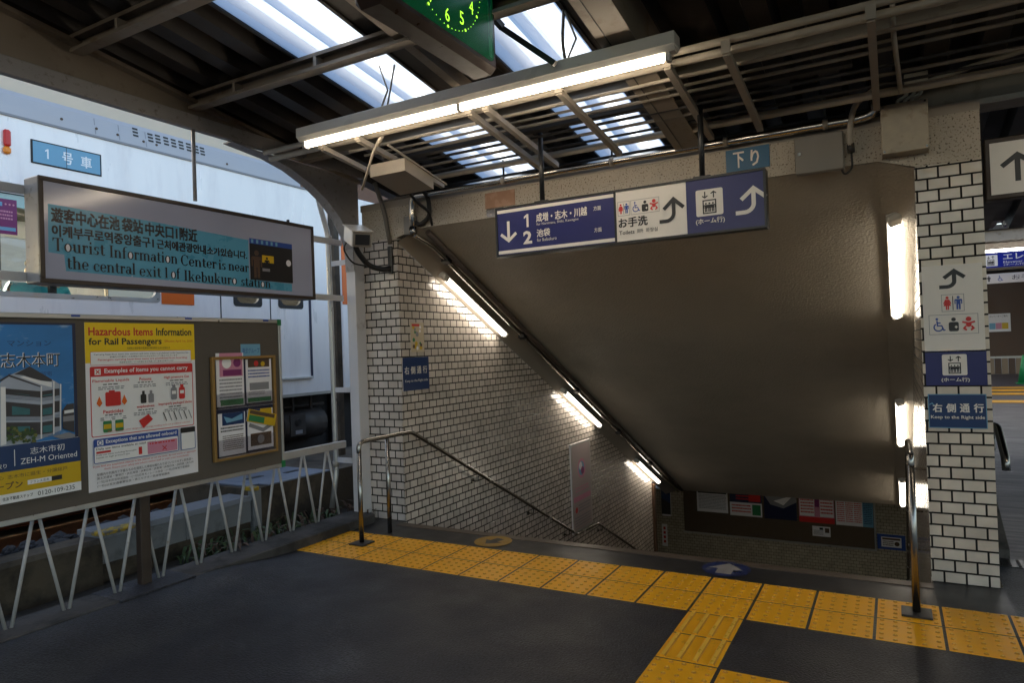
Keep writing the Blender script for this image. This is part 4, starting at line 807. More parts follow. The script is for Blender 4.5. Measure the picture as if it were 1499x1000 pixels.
# ============================================================ track side
XW = -.28
ys0, ys1 = onX(150, 775, XW).y, -.455
m = MB(); m.prism([(XW, -14, -.6), (XW, -14, .275), (XW-.02, -14, .305), (XW-.24, -14, .295), (XW-.26, -14, -.6)], (0, 14+ys0-.004, 0), wall_brown); single(m, 'retaining_wall', 'old stained concrete wall along the track, left of the brown post', 'wall')
t = thing('slab_wall', 'low wall of pale concrete slabs along the track behind the zigzag fence', 'wall', (XW-.1, -1, 0))
ym = (ys0+ys1)/2
m = MB()
for y0, y1 in ((ys0, ym-.003), (ym+.003, ys1)): m.prism([(XW-.02, y0, .30), (XW-.035, y0, .335), (XW-.30, y0, .335), (XW-.30, y0, .30)], (0, y1-y0, 0), concrete_grey)
m.build('coping', t)
m = MB()
for y0, y1 in ((ys0, ym+.02), (ym+.023, ys1)): m.box((XW-.036, y0, .125), (XW-.28, y1, .298), concrete_grey, .004)
m.build('slab', t)
m = MB(); m.box((XW-.05, ys0, -.5), (XW-.27, ys1, .122), wall_brown); m.build('footing', t)
m = MB(); m.box((XW-.024, ys0-.004, .31), (XW-.13, ys0+.27, .3385), yellow_paint, .006); m.build('yellow_mark', t)
t = thing('concrete_block_stand', 'concrete block with a blue-grey checker plate top beside the track', 'concrete block', (-.9, .2, 0))
m = MB(); m.box((XW-.025, -.44, -.5), (-1.3, 2.2, .385), wall_brown); m.build('block', t)
m = MB(); m.box((XW-.02, -.445, -.5), (XW-.085, -.36, .38), concrete_grey, .004); m.build('corner_post', t)
m = MB(); m.box((XW-.015, -.29, .387), (-1.4, .43, .40), plate_blue, .002); m.box((XW-.14, -.40, .387), (-1.4, -.292, .399), plate_blue); m.build('checker_plate', t)
m = MB(); m.box((XW-.012, -.45, .37), (XW-.12, -.385, .404), yellow_paint, .006); m.build('yellow_edge', t)
m = MB(); m.box((-.72, -.2, .400), (-.66, -.02, .403), black_m); m.build('slot', t); m = MB(); m.box((-.62, .16, .400), (-.56, .32, .403), black_m); m.build('slot', t)
# ballast
m = MB(); rnd = random.Random(5)
ico = [Vector(p).normalized() for p in ((0, 0, 1), (.9, 0, .4), (.3, .85, .4), (-.7, .5, .4), (-.7, -.5, .4), (.3, -.85, .4), (.7, .5, -.4), (-.3, .85, -.4), (-.9, 0, -.4), (-.3, -.85, -.4), (.7, -.5, -.4), (0, 0, -1))]
icf = [(0, 1, 2), (0, 2, 3), (0, 3, 4), (0, 4, 5), (0, 5, 1), (1, 6, 2), (2, 7, 3), (3, 8, 4), (4, 9, 5), (5, 10, 1), (6, 7, 2), (7, 8, 3), (8, 9, 4), (9, 10, 5), (10, 6, 1), (11, 7, 6), (11, 8, 7), (11, 9, 8), (11, 10, 9), (11, 6, 10)]
for i in range(1700):
    x = rnd.uniform(-2.0, XW-.24); y = rnd.uniform(-4.5, 2.5)
    if y > ys0-.05 and x > XW-.34: continue
    if y > -.5 and x > -1.45: continue
    hgt = .245 if x > -.85 else .245-.5*((-.85-x)/1.15)
    r = rnd.uniform(.028, .058); c = Vector((x, y, hgt+rnd.uniform(-.03, .03))); k = len(m.v)
    sq = Vector((rnd.uniform(.7, 1.2), rnd.uniform(.7, 1.2), rnd.uniform(.5, .9)))
    m.v += [c+Vector((p.x*sq.x, p.y*sq.y, p.z*sq.z))*r*rnd.uniform(.8, 1.15) for p in ico]
    for f in icf: m.face([k+j for j in f], stone)
m.prism([(XW-.262, -14, -.4), (XW-.262, -14, .215), (-.85, -14, .215), (-2.0, -14, -.28), (-2.0, -14, -.4)], (0, 14-.46, 0), stone)
o = m.build('ballast'); o['kind'] = 'stuff'
t = thing('rail_track', 'rusty running rails of the nearest track', 'rail track', (-3.3, 0, -.24))
for xr_ in (-2.85, -3.92):
    m = MB(); m.prism([(xr_-.065, -40, -.24), (xr_+.065, -40, -.24), (xr_+.065, -40, -.225), (xr_+.01, -40, -.20), (xr_+.01, -40, -.135), (xr_-.01, -40, -.135), (xr_-.01, -40, -.20), (xr_-.065, -40, -.225)][::-1], (0, 90, 0), rust)
    m.prism([(xr_-.033, -40, -.135), (xr_+.033, -40, -.135), (xr_+.033, -40, -.10), (xr_-.033, -40, -.10)][::-1], (0, 90, 0), rail_top, [rust, rust, rail_top, rust]); m.build('rail', t)
# weeds between fence and walls
m = MB(); rnd = random.Random(8)
for i in range(420):
    y = rnd.uniform(-1.2, .55); x = rnd.uniform(XW+.02, .05) if y < .3 else rnd.uniform(-.1, .25)
    if rnd.random() > (.35 + .65*abs(math.sin(y*5.3))): continue
    ang = rnd.uniform(0, 6.28); ln = rnd.uniform(.05, .17); wd = rnd.uniform(.006, .016); d = Vector((math.cos(ang), math.sin(ang), 0)); sdv = Vector((-d.y, d.x, 0)); b0 = Vector((x, y, .0)); md = b0+d*ln*.45+Vector((0, 0, ln*.7)); tp = b0+d*ln+Vector((0, 0, ln*rnd.uniform(.3, .8)))
    mm = dryleaf if (y > .2 or rnd.random() < .3) else leafm
    m.poly([b0-sdv*wd*.4, b0+sdv*wd*.4, md+sdv*wd, md-sdv*wd], mm); m.poly([md-sdv*wd, md+sdv*wd, tp], mm)
o = m.build('weeds'); o['kind'] = 'stuff'
# ---- train
XT = -2.0
train = thing('commuter_train', 'silver commuter train car standing on the track behind the fence', 'train', (-3.4, -1, -.1))
TY0, TY1 = -14., 2.33
zb_, zt_ = 1.0, 3.56
win = [(-3.6, -.085, 2.06, 2.93), (-8.6, -5.1, 2.06, 2.93), (.80, 1.17, 2.06, 2.95), (1.43, 1.80, 2.06, 2.95)]
holes = sorted(win)
m = MB(); ys = sorted({TY0, TY1-.10, *[h for w_ in win for h in w_[:2]]}); zs = [zb_, 2.06, 2.93, 2.95, zt_]
for i in range(len(ys)-1):
    for j in range(4):
        yc, zc = (ys[i]+ys[i+1])/2, (zs[j]+zs[j+1])/2
        if any(a < yc < b and c < zc < d for a, b, c, d in win): continue
        m.box((XT-.06, ys[i], zs[j]), (XT, ys[i+1], zs[j+1]), train_m)
# curved roof shoulder and roof
sh = [(XT, 3.56), (XT-.012, 3.65), (XT-.030, 3.74), (XT-.06, 3.785), (XT-.16, 3.80)]
for i in range(len(sh)-1): m.poly([(sh[i][0], TY0, sh[i][1]), (sh[i][0], TY1-.5, sh[i][1]), (sh[i+1][0], TY1-.5, sh[i+1][1]), (sh[i+1][0], TY0, sh[i+1][1])], train_grey, True)
m.poly([(XT-.16, TY0, 3.80), (XT-.16, TY1-.5, 3.80), (XT-1.4, TY1-.5, 3.93), (XT-1.4, TY0, 3.93)], train_grey); m.poly([(XT-1.4, TY0, 3.93), (XT-1.4, TY1-.5, 3.93), (XT-2.8, TY1-.5, 3.78), (XT-2.8, TY0, 3.78)], train_grey)
# rounded end
ec = [(XT, TY1-.10)]+[(XT-.10+.10*math.cos(R(a)), TY1-.10+.10*math.sin(R(a))) for a in (15, 30, 45, 60, 75, 90)]+[(XT-2.7, TY1)]
tz = [3.56]*2+[3.54, 3.5, 3.45, 3.4, 3.36, 3.36]
for i in range(len(ec)-1): m.poly([(ec[i][0], ec[i][1], zb_), (ec[i+1][0], ec[i+1][1], zb_), (ec[i+1][0], ec[i+1][1], 3.56), (ec[i][0], ec[i][1], 3.56)][::-1], train_m, True)
m.box((XT-2.8, TY0, zb_), (XT-2.74, TY1, 2.0), train_m); m.box((XT-2.8, TY0, 3.0), (XT-2.74, TY1, 3.8), train_m)
for yy in (-13.9, -10, -6.5, -4.1, .5, 1.9): m.box((XT-2.8, yy, 2.0), (XT-2.74, yy+.5, 3.0), train_m)
m.box((XT-2.8, TY0, zb_), (XT-.06, TY1-.02, 1.12), interior_m)       # floor
m.box((XT-2.7, TY0, 3.2), (XT-.06, TY1-.02, 3.25), interior_m)       # interior ceiling
m.build('body', train)
m = MB(); m.box((XT-.004, TY0, 3.545), (XT+.012, TY1-.15, 3.565), grey_p); m.box((XT-.16, TY0, 3.80), (XT-.14, TY1-.5, 3.812), black_rubber); m.box((XT-.01, TY0, zb_-.015), (XT+.004, TY1-.1, zb_+.02), alu); m.build('gutter', train)
for i, (a, b, c, d) in enumerate(win):
    wn = MB(); fr = .028
    def rr_(o, r, n=5):
        pts = []
        for cy_, cz_, s0 in ((b+o-r, d+o-r, 0), (a-o+r, d+o-r, 90), (a-o+r, c-o+r, 180), (b+o-r, c-o+r, 270)): pts += [(cy_+r*math.cos(R(s0+90*k_/n)), cz_+r*math.sin(R(s0+90*k_/n))) for k_ in range(n+1)]
        return pts
    oo, ii = rr_(.012, .04), rr_(-fr, .085); n_ = len(oo)
    for k_ in range(n_):
        q_ = (k_+1) % n_
        wn.poly([(XT+.004, *oo[k_]), (XT+.004, *oo[q_]), (XT+.004, *ii[q_]), (XT+.004, *ii[k_])], alu if i < 2 else black_rubber); wn.poly([(XT+.004, *ii[k_]), (XT+.004, *ii[q_]), (XT-.03, *ii[q_]), (XT-.03, *ii[k_])], black_rubber)
    wo_ = wn.build('window', train)
    g_ = MB(); g_.poly([(XT-.02, a, c), (XT-.02, b, c), (XT-.02, b, d), (XT-.02, a, d)], glass); g_.build('pane', wo_)
q = onX(77, 425, XT-.03)
m = MB(); m.box((XT-.05, q.y-.03, 2.06), (XT-.022, q.y+.03, 2.93), black_rubber); m.build('mullion', train)
m = MB(); m.box((XT-.05, -3.6, 2.80), (XT-.03, -.085, 2.93), mat('blind_teal', (.02, .35, .38), .6)); m.build('blind', train)
# door: a slightly recessed pair of leaves with seams and sill
m = MB(); m.box((XT-.002, .62, 1.215), (XT+.004, .632, 3.0), black_rubber); m.box((XT-.002, 1.296, 1.215), (XT+.005, 1.306, 3.0), black_rubber); m.box((XT-.002, 1.905, 1.215), (XT+.010, 1.935, 3.0), navy3); m.box((XT-.002, .62, 3.0), (XT+.006, 1.935, 3.015), black_rubber); m.build('door_seam', train)
m = MB(); m.box((XT, .60, 1.195), (XT+.035, 1.92, 1.222), white_metal, .004); m.build('door_sill', train)
m = MB(); a = onX(236, 427, XT); b = onX(284, 447, XT); m.box((XT, a.y, b.z), (XT+.006, b.y, b.z+.42), orange); m.build('orange_panel', train)
# destination box, marker lamps
a = onX(47, 207, XT); b = onX(146, 254, XT); ya, yb2, za, zb2 = a.y, b.y, 3.205, 3.385
m = MB(); m.box((XT, ya-.015, zb2+.012), (XT+.008, yb2+.015, za-.012), black_rubber, .006); m.box((XT+.0082, ya, zb2), (XT+.0095, yb2, za), lblue)
P = Panel(m, (XT+.0098, ya, zb2), (0, 1, 0), (0, 0, 1), yb2-ya, zb2-za, 100, 30); wl2 = mat('led_print', (.85, .88, .92), .4)
P.text('1', 17, 8, 22, 22, wl2, .03); P.text('号', 42, 7, 57, 24, wl2, .025); P.text('車', 70, 7, 86, 24, wl2, .025); P.rect(47.5, 0, 48.3, 30, black_p); m.build('car_number_display', train)
m = MB(); q = onX(9, 202, XT); m.box((XT, q.y-.028, q.z-.07), (XT+.03, q.y+.028, q.z+.07), red_p, .02); m.build('marker_lamp', train)
m = MB(); q = onX(9, 220, XT); m.box((XT, q.y-.03, q.z-.03), (XT+.03, q.y+.03, q.z+.03), amber, .02); m.build('marker_lamp', train)
XS_ = lambda z: XT-.012*(z-3.56)/.09 if z < 3.65 else XT-.012-.018*(z-3.65)/.09
for u, v in ((199, 193), (221, 201), (232, 203), (244, 206), (255, 209), (266, 212), (277, 215), (288, 218), (297, 221)):
    q_ = onX(u, v, XT-.01); m = MB()
    for k_ in (-1, 0, 1): zc = q_.z+k_*.034; m.box((XS_(zc)-.01, q_.y-.026, zc-.010), (XS_(zc)+.004, q_.y+.026, zc+.008), black_p)
    m.build('vent_louvre', train)
for u in (139, 174, 213):
    q_ = onX(u, 180, XT-.01); m = MB(); m.poly([(XS_(z)+.002, q_.y+d_, z) for d_, z in ((-.004, 3.58), (.004, 3.58), (.004, 3.73), (-.004, 3.73))], grey_p); m.build('panel_seam', train)
for u, v in ((90, 174), (141, 188), (172, 197), (210, 207), (229, 212), (332, 240)):
    q_ = onX(u, v, XT-.01); m = MB(); m.tube([(XS_(q_.z)-.01, q_.y, q_.z), (XS_(q_.z)+.006, q_.y, q_.z)], .012, brown_p, 10); m.build('roof_bolt', train)
m = MB(); m.box((XT-.35, TY0, .15), (XT-2.4, TY1+.2, zb_-.02), under_m)
m.build('underframe', train)
m = MB(); m.tube([(XT-.28, 1.55, .62), (XT-.28, 2.25, .62)], .20, under_tank, 16); m.box((XT-.10, 1.62, .50), (XT-.07, 1.86, .76), under_tank); m.tube([(XT-.066, 1.74, .66), (XT-.06, 1.74, .66)], .045, black_m, 12); m.box((XT-.07, 1.69, .52), (XT-.064, 1.80, .565), grey_p); m.tube([(XT-.2, 1.5, .85), (XT-.2, 2.3, .85)], .02, under_tank, 8)
for yy in (1.75, 2.05): m.box((XT-.2, yy, .8), (XT-.17, yy+.03, 1.0), under_tank)
m.build('air_tank', train)
m = MB()
for yy in (-6, -4.6, -3.1, -1.7, -.2): m.box((XT-.2, yy, .28), (XT-.9, yy+1.15, .95), under_tank, .02)
m.build('equipment_box', train)
m = MB()
m.box((XT-.55, -4.2, 1.25), (XT-.1, -.1, 1.56), seat_m, .03); m.box((XT-.16, -4.2, 1.56), (XT-.08, -.1, 1.95), seat_m, .02); m.box((XT-2.74, -4.2, 1.25), (XT-2.3, .2, 1.95), seat_m, .03); m.build('bench_seat', train)
m = MB()
for yy in (-2.3, -1.2, -.25): m.tube([(XT-.6, yy, 1.12), (XT-.6, yy, 3.2)], .016, steel, 8)
m.build('grab_pole', train)
m = MB(); m.box((XT-1.6, -12, 3.16), (XT-1.3, 1.8, 3.195), mat('car_ceiling_lamp', (.9, .9, .85), .4, emit=(1, .9, .7), es=1.2)); m.build('ceiling_lamp', train)
pm = MB(); P = Panel(pm, (XT-.018, onX(-60, 293, XT).y, onX(26, 293, XT).z), (0, 1, 0), (0, 0, 1), onX(26, 300, XT).y-onX(-60, 300, XT).y, onX(26, 293, XT).z-onX(26, 344, XT).z, 100, 60)
P.rect(0, 0, 100, 60, purple_p); P.rect(60, 6, 74, 13, lblue); fauxtext(P, 46, 20, 92, 38, 3, pink_p, 51); P.rect(50, 48, 97, 54, lblue); [P.disc(80+i*7, 9, 2, pink_p, 8) for i in range(3)]
pm.build('window_poster', train)
# another passenger's back at the window: a seated person in a padded teal jacket
def person():
    q_ = onX(60, 425, XT-.25); Y = q_.y; seat = 1.58; X = XT-.30
    J = {'pel': (X-.06, Y, seat+.08), 'sp': (X-.01, Y, seat+.30), 'ch': (X, Y, seat+.46), 'nk': (X-.02, Y, seat+.60), 'hd0': (X-.04, Y, seat+.68), 'hd': (X-.05, Y, seat+.80)}
    for s_, n_ in ((1, 'l'), (-1, 'r')):
        J.update({'sh'+n_: (X, Y+.19*s_, seat+.53), 'el'+n_: (X-.05, Y+.25*s_, seat+.25), 'wr'+n_: (X-.27, Y+.12*s_, seat+.17), 'hp'+n_: (X-.1, Y+.10*s_, seat+.06), 'kn'+n_: (X-.52, Y+.12*s_, seat+.06), 'an'+n_: (X-.55, Y+.12*s_, seat-.36), 'ft'+n_: (X-.70, Y+.13*s_, seat-.42)})
    def skin(nodes, edges, rad, mt, name, parent, root):
        me = bpy.data.meshes.new(name); me.from_pydata([Vector(J[n_])-Vector(parent.location if parent else (0, 0, 0)) for n_ in nodes], [(nodes.index(a_), nodes.index(b_)) for a_, b_ in edges], []); me.materials.append(mt)
        o_ = bpy.data.objects.new(name, me); COL.objects.link(o_); sk = o_.modifiers.new('skin', 'SKIN'); sk.use_smooth_shade = True
        for i_, n_ in enumerate(nodes): me.skin_vertices[0].data[i_].radius = rad[n_]; me.skin_vertices[0].data[i_].use_root = (n_ == root)
        ss = o_.modifiers.new('sub', 'SUBSURF'); ss.levels = ss.render_levels = 2
        if parent: o_.parent = parent
        return o_
    rad = dict(pel=(.17, .13), sp=(.15, .12), ch=(.17, .13), nk=(.07, .07), hd0=(.075, .085), hd=(.095, .11), shl=(.085, .085), shr=(.085, .085), ell=(.062, .062), elr=(.062, .062), wrl=(.05, .05), wrr=(.05, .05), hpl=(.1, .1), hpr=(.1, .1), knl=(.075, .075), knr=(.075, .075), anl=(.05, .05), anr=(.05, .05), ftl=(.045, .04), ftr=(.045, .04))
    t_ = thing('person', 'seated passenger in a padded teal jacket, back turned, behind the train window', 'person', (X, Y, 1.12))
    names = list(J); E_ = [('pel', 'sp'), ('sp', 'ch'), ('ch', 'nk'), ('nk', 'hd0'), ('hd0', 'hd')]
    for n_ in 'lr': E_ += [('ch', 'sh'+n_), ('sh'+n_, 'el'+n_), ('el'+n_, 'wr'+n_), ('pel', 'hp'+n_), ('hp'+n_, 'kn'+n_), ('kn'+n_, 'an'+n_), ('an'+n_, 'ft'+n_)]
    skin(names, E_, rad, skin_m, 'body', t_, 'pel')
    jn = ['pel', 'sp', 'ch', 'shl', 'ell', 'wrl', 'shr', 'elr', 'wrr']; rj = {k_: tuple(a_+.028 for a_ in rad[k_]) for k_ in jn}
    skin(jn, [('pel', 'sp'), ('sp', 'ch'), ('ch', 'shl'), ('shl', 'ell'), ('ell', 'wrl'), ('ch', 'shr'), ('shr', 'elr'), ('elr', 'wrr')], rj, teal_cloth, 'jacket', t_, 'pel')
    tn = ['pel', 'hpl', 'knl', 'anl', 'hpr', 'knr', 'anr']; rt = {k_: tuple(a_+.014 for a_ in rad[k_]) for k_ in tn}
    skin(tn, [('pel', 'hpl'), ('hpl', 'knl'), ('knl', 'anl'), ('pel', 'hpr'), ('hpr', 'knr'), ('knr', 'anr')], rt, trouser_m, 'trousers', t_, 'pel')
    J['hb'] = (X-.015, Y, seat+.74); J['ht'] = (X-.035, Y, seat+.86)
    skin(['hb', 'ht'], [('hb', 'ht')], dict(hb=(.10, .085), ht=(.095, .10)), hair_m, 'hair', t_, 'hb')
person()
# next carriage behind the gap, with the orange end that shows as a strip
t = thing('rear_train_car', 'second silver car with an orange end door, glimpsed in the gap beside the drain pipe', 'train', (-3.4, 6, -.1))
m = MB(); m.box((XT-2.8, 2.50, 1.0), (XT, 9.9, 3.6), train_m, .01); m.build('body', t)
m = MB(); m.box((XT+.001, 2.505, 2.14), (XT+.008, 3.3, 3.16), orange); m.build('orange_panel', t)
m = MB(); m.box((XT-2.4, TY1-.02, 1.1), (XT-.25, 2.51, 3.3), black_rubber); m.build('gangway', t)
m = MB(); m.box((XT-.3, 2.54, .15), (XT-2.4, 9.9, .98), under_m); m.build('underframe', t)
# far buildings beyond the train
a = onX(392, 262, -22); b = onX(408, 262, -22)
t = thing('far_building', 'pale building just showing above the far end of the train', 'building', (-24, a.y, -1)); m = MB(); m.box((-22, a.y-14, -2), (-34, b.y, 12.5), bld_m); m.build('wall', t)
t = thing('far_building', 'brown clad building edge right of the pale one above the train', 'building', (-24, b.y+3, -1)); m = MB(); m.box((-22.5, b.y+.1, -2), (-34, b.y+14, 12.0), bld_brown); m.build('wall', t)

# ============================================================ overhead things
# strip light
t = thing('strip_light', 'long bare two-tube strip light under the roof, lit', 'strip light', (2.2, -1, 2.9))
m = MB(); m.box((.94, -1.05, 2.905), (3.47, -.95, 2.97), white_metal, .004); m.prism([(.945, -1.045, 2.905), (.945, -.955, 2.905), (.945, -.975, 2.882), (.945, -1.025, 2.882)], (2.52, 0, 0), white_metal); m.build('housing', t)
for x0, x1 in ((.985, 2.195), (2.205, 3.41)):
    m = MB(); m.tube([(x0+.012, -1.0, 2.862), (x1-.012, -1.0, 2.862)], .0165, tube_m, 14); m.build('tube', t)
m = MB()
for x in (.965, 2.188, 3.412): m = MB(); m.box((x, -1.02, 2.842), (x+.024, -.98, 2.89), white_metal, .003); m.build('lamp_holder', t)
m = MB()
for x in (1.62, 2.88): m = MB(); m.tube([(x, -1, 2.97), (x+.06, -1.0, 3.08), (x, -1, ZD(-1)-.02)], .006, rack_paint, 6); m.build('hanger', t)
m = MB(); m.tube(bend([(2.875, -1.0, 2.97), (2.86, -1.0, 3.08), (2.875, -1, 3.25)], .05), .009, conduit_m, 8); m.build('supply_cable', t)
dup(t, (0, -4.3, .1), 'lit strip light behind the viewer, parallel to the one over the stairs'); dup(t, (4.4, 0, 0), 'added lit strip light in line to the right, beyond the right edge of the view')  # right-hand copy is added out of view to warm the pillar
# hanging clock
CXF = 2.6
t = thing('hanging_clock', 'large brown-cased clock with a green face hung from the roof', 'clock', (2.5, -1.7, 2.88))
m = MB(); m.box((2.44, -2.17, 2.88), (CXF, -1.235, 3.62), clock_case, .03); m.build('case', t)
m = MB(); P = Panel(m, (CXF+.0005, -2.14, 3.60), (0, 1, 0), (0, 0, 1), .88, .69, 88, 69); P.rrect(2, 2, 86, 67, 4, clock_face); P.rrect(81, 4, 84.5, 65, 1.5, mat('clock_face_edge', (.02, .22, .10), .3)); m.build('dial', t)
cx, cy, rr2 = 44, 34.5, 24.5
def cpanel(): mm_ = MB(); return mm_, Panel(mm_, (CXF+.002, -2.14, 3.60), (0, 1, 0), (0, 0, 1), .88, .69, 88, 69)
for h in range(1, 13):
    a = R(h*30-90); s_ = str(h); X, Y = cx+rr2*math.cos(a), cy+rr2*math.sin(a); wq = 1.7*len(s_); m, P = cpanel(); P.text(s_, X-wq, Y-3.2, X+wq, Y+3.2, clock_num); m.build('numeral', t)
m, P = cpanel()
for k_ in range(60): a = R(k_*6); P.disc(cx+30*math.cos(a), cy+30*math.sin(a), .8 if k_ % 5 == 0 else .3, clock_num, 6)
m.build('minute_ring', t)
for dx, dy, wd in ((-9, -11, 1.6), (6, -21, 1.1)): m, P = cpanel(); P.stroke([(cx, cy), (cx+dx, cy+dy)], wd, clock_num); m.build('hand', t)
m = MB(); m.obox((2.55, -1.1, 3.20), (2.86, -1.1, 2.93), .025, .03, black_m); m.obox((2.50, -1.23, 3.3), (2.555, -1.1, 3.2), .03, .03, black_m); m.build('brace', t)
for yy, zz in ((-2.0, 0), (-1.4, .08)): m = MB(); m.tube([(2.52, yy, 3.61), (2.52, yy, ZD(yy)+zz)], .016, black_m, 8); m.build('hanger', t)
# cable rack
ZR = lambda y: 2.915-.13*(y+.72)
def rx(x0, x1, y, dz, r, mt, name, lab, cat, grp=None, n=10):
    mm = MB(); mm.tube([(x0, y, ZR(y)+dz), (x1, y, ZR(y)+dz)], r, mt, n); return single(mm, name, lab, cat, grp)
rack = thing('cable_rack', 'painted steel cable rack under the roof with sloping cross struts', 'cable rack', (2.5, -.3, 2.85))
for y, r in ((-.735, .021), (.085, .024)):
    m = MB(); m.tube([(.35 if y < 0 else .9, y, ZR(y)+.02), (11, y, ZR(y)+.02)], r, rack_paint, 12); m.build('rail', rack)
for x in (.93, 1.26, 2.14, 2.26, 2.74, 3.36, 3.66, 4.30, 5.4, 6.5):
    m = MB(); y1 = -.12 if x < 1 else .17
    m.obox((x, -.80, ZR(-.80)-.022), (x, y1, ZR(y1)-.022), .036, .034, rack_paint); m.build('strut', rack)
    m = MB(); m.box((x-.022, -.815, ZR(-.8)-.03), (x+.022, -.80, ZR(-.8)+.035), rack_paint); m.build('end_clip', rack)
rx(.35, 11, -.79, .045, .019, rack_paint, 'conduit', 'beige conduit along the front edge of the cable rack', 'conduit', 'conduits on the cable rack')
for i, (y, r, mt, x0) in enumerate(((-.60, .011, rack_paint, 1.0), (-.50, .009, conduit_m, 1.05), (-.42, .011, conduit_m, 1.15), (-.25, .010, black_rubber, 1.3), (-.15, .011, conduit_m, 1.2), (-.04, .009, black_rubber, 1.3))):
    rx(x0, 11, y, .012, r, mt, 'conduit', f'thin conduit on the cable rack, {ORD[i]} behind the beige front conduit', 'conduit', 'conduits on the cable rack')
m = MB(); along(1.1, 4.2, lambda y: ZR(y)-.005+.02, lambda y: ZR(y)+.06, -.345, -.30, deck_m, m); single(m, 'cable_duct', 'flat dark cable duct in the middle of the cable rack', 'duct')
m = MB(); m.tube([(4.39, -.55, 3.3), (4.39, -.55, ZR(-.55)-.0), (4.42, .02, 2.80)], .012, rack_paint, 8); single(m, 'rack_hanger', 'thin rod hanging down to the rack above the right pillar', 'rod')
m = MB(); m.tube([(1.40, -.72, 2.93), (1.30, -.70, 2.84), (1.12, -.62, 2.62)], .009, rack_paint, 8); m.tube([(1.40, -.72, 2.93), (1.34, -.71, 2.87)], .015, rack_paint, 8); m.tube([(1.40, -.72, 2.93), (1.7, -.95, 3.25)], .006, rack_paint, 6); single(m, 'turnbuckle_rod', 'slanting tie rod with a turnbuckle left of the strip light', 'rod')
# equipment box under the rack
t = thing('equipment_box', 'pale metal equipment box hung under the left end of the cable rack', 'box', (1.22, -.3, 2.7))
m = MB(); along(1.07, 1.385, lambda y: 2.71-.20*(y+.3), lambda y: 2.80-.20*(y+.3), -.47, -.13, rack_paint, m); m.build('case', t)
m = MB(); along(1.385, 1.40, lambda y: 2.80-.20*(y+.3), lambda y: 2.812-.20*(y+.3), -.66, .03, rack_paint, m); m.build('hanging_rail', t)
m = MB(); m.tube(bend([(1.12, -.13, 2.72), (1.06, .1, 2.66), (1.03, .30, 2.62), (1.01, .36, 2.52)], .06), .012, black_rubber, 8); m.build('cable', t)
# header pipes
t = thing('header_pipe', 'shiny steel pipe along the top of the pebbledash band, turned up at its right end', 'pipe', (2.5, .35, 2.79))
m = MB(); m.tube(bend([(.80, .375, 2.49), (.80, .37, 2.70), (.84, .35, 2.785), (4.20, .35, 2.785), (4.285, .34, 2.80), (4.285, .32, 3.05)], .05), .027, chrome, 16); m.build('pipe', t)
m = MB(); m.tube([(.80, .374, 2.46), (.80, .373, 2.53)], .034, steel, 14)
m.build('coupling', t)
for x in (1.7, 2.6, 3.4, 4.0): m = MB(); m.tube([(x, .35, 2.785), (x+.03, .35, 2.785)], .033, rack_paint, 14); m.box((x+.008, .35, 2.79), (x+.02, .36, 2.95), black_m); m.build('clamp', t)
m = MB(); m.tube([(.62, .40, 2.838), (4.3, .40, 2.838)], .012, black_rubber, 8); single(m, 'header_cable', 'black cable lying behind the shiny header pipe', 'cable')
sl_ = Vector((0, 1, -.49)).normalized()
def sp(x, y, o): return Vector((x, y, ZS(y)-o))
t = thing('soffit_pipe', 'shiny steel pipe running down under the sloping ceiling', 'pipe', (.84, .4, 2.5))
m = MB(); m.tube(bend([(.80, .376, 2.47), (.815, .41, 2.455), sp(.845, .60, .045), sp(.845, 7.9, .045)], .04), .024, chrome, 14); m.build('pipe', t)
for y in (.8, 2.2, 3.6, 5, 6.4): p_ = sp(.845, y, .045); m = MB(); m.obox(p_-sl_*.03, p_+sl_*.03, .075, .06, black_m); m.build('clamp', t)
m = MB(); m.tube([sp(.915, .43, .03), sp(.915, 7.9, .03)], .026, brown_post, 12); single(m, 'soffit_conduit', 'dark conduit beside the shiny pipe on the sloping ceiling', 'conduit')
m = MB(); m.tube(bend([(1.06, .0, 2.86), (.985, .12, 2.84), (.98, .36, 2.78), (.975, .385, 2.60), (.86, .395, 2.545), (.80, .39, 2.58)], .09, 7), .019, black_rubber, 10); single(m, 'flexible_hose', 'black flexible hose looping in front of the pebbledash band', 'hose')
def ybox(u0, v0, u1, v1, dep, mt, bev=.006, y=YF):
    a = onY(u0, v0, y-dep); b = onY(u1, v1, y-dep); mm = MB(); mm.box((a.x, y-dep, b.z), (b.x, y-.001, a.z), mt, bev); return mm, a, b
m, a, b = ybox(590, 317, 607, 342, .05, grey_box); single(m, 'small_junction_box', 'small grey box at the left end of the pebbledash band', 'box')
t = thing('panel_box', 'flat grey panel box on the pebbledash band left of the pale square box', 'box', (3.95, YF, 2.63)); m, a, b = ybox(1162, 202, 1236, 246, .07, grey_box); m.build('case', t); m = MB(); m.tube([(3.86, YF-.072, 2.625), (3.86, YF-.078, 2.625)], .011, steel, 10); m.build('lock', t)
t = thing('junction_box', 'pale galvanised square box above the right pillar with three conduits on top', 'box', (4.44, YF, 2.7)); m, a, b = ybox(1288, 155, 1361, 216, .12, mat('dull_zinc', (.40, .345, .265), .5, .2, var=.25, vscale=16, bump=.0006, bscale=50, dirt=(.24, .19, .13), dscale=12, dlo=.55, dhi=.7), .004); m.build('case', t)
jx0, jx1, jz1 = a.x, b.x, a.z
m = MB()
for x in (jx0+.014, jx1-.014):
    for z in (b.z+.014, a.z-.014): m.tube([(x, YF-.12, z), (x, YF-.124, z)], .006, steel, 8)
m.build('screw', t)
m = MB()
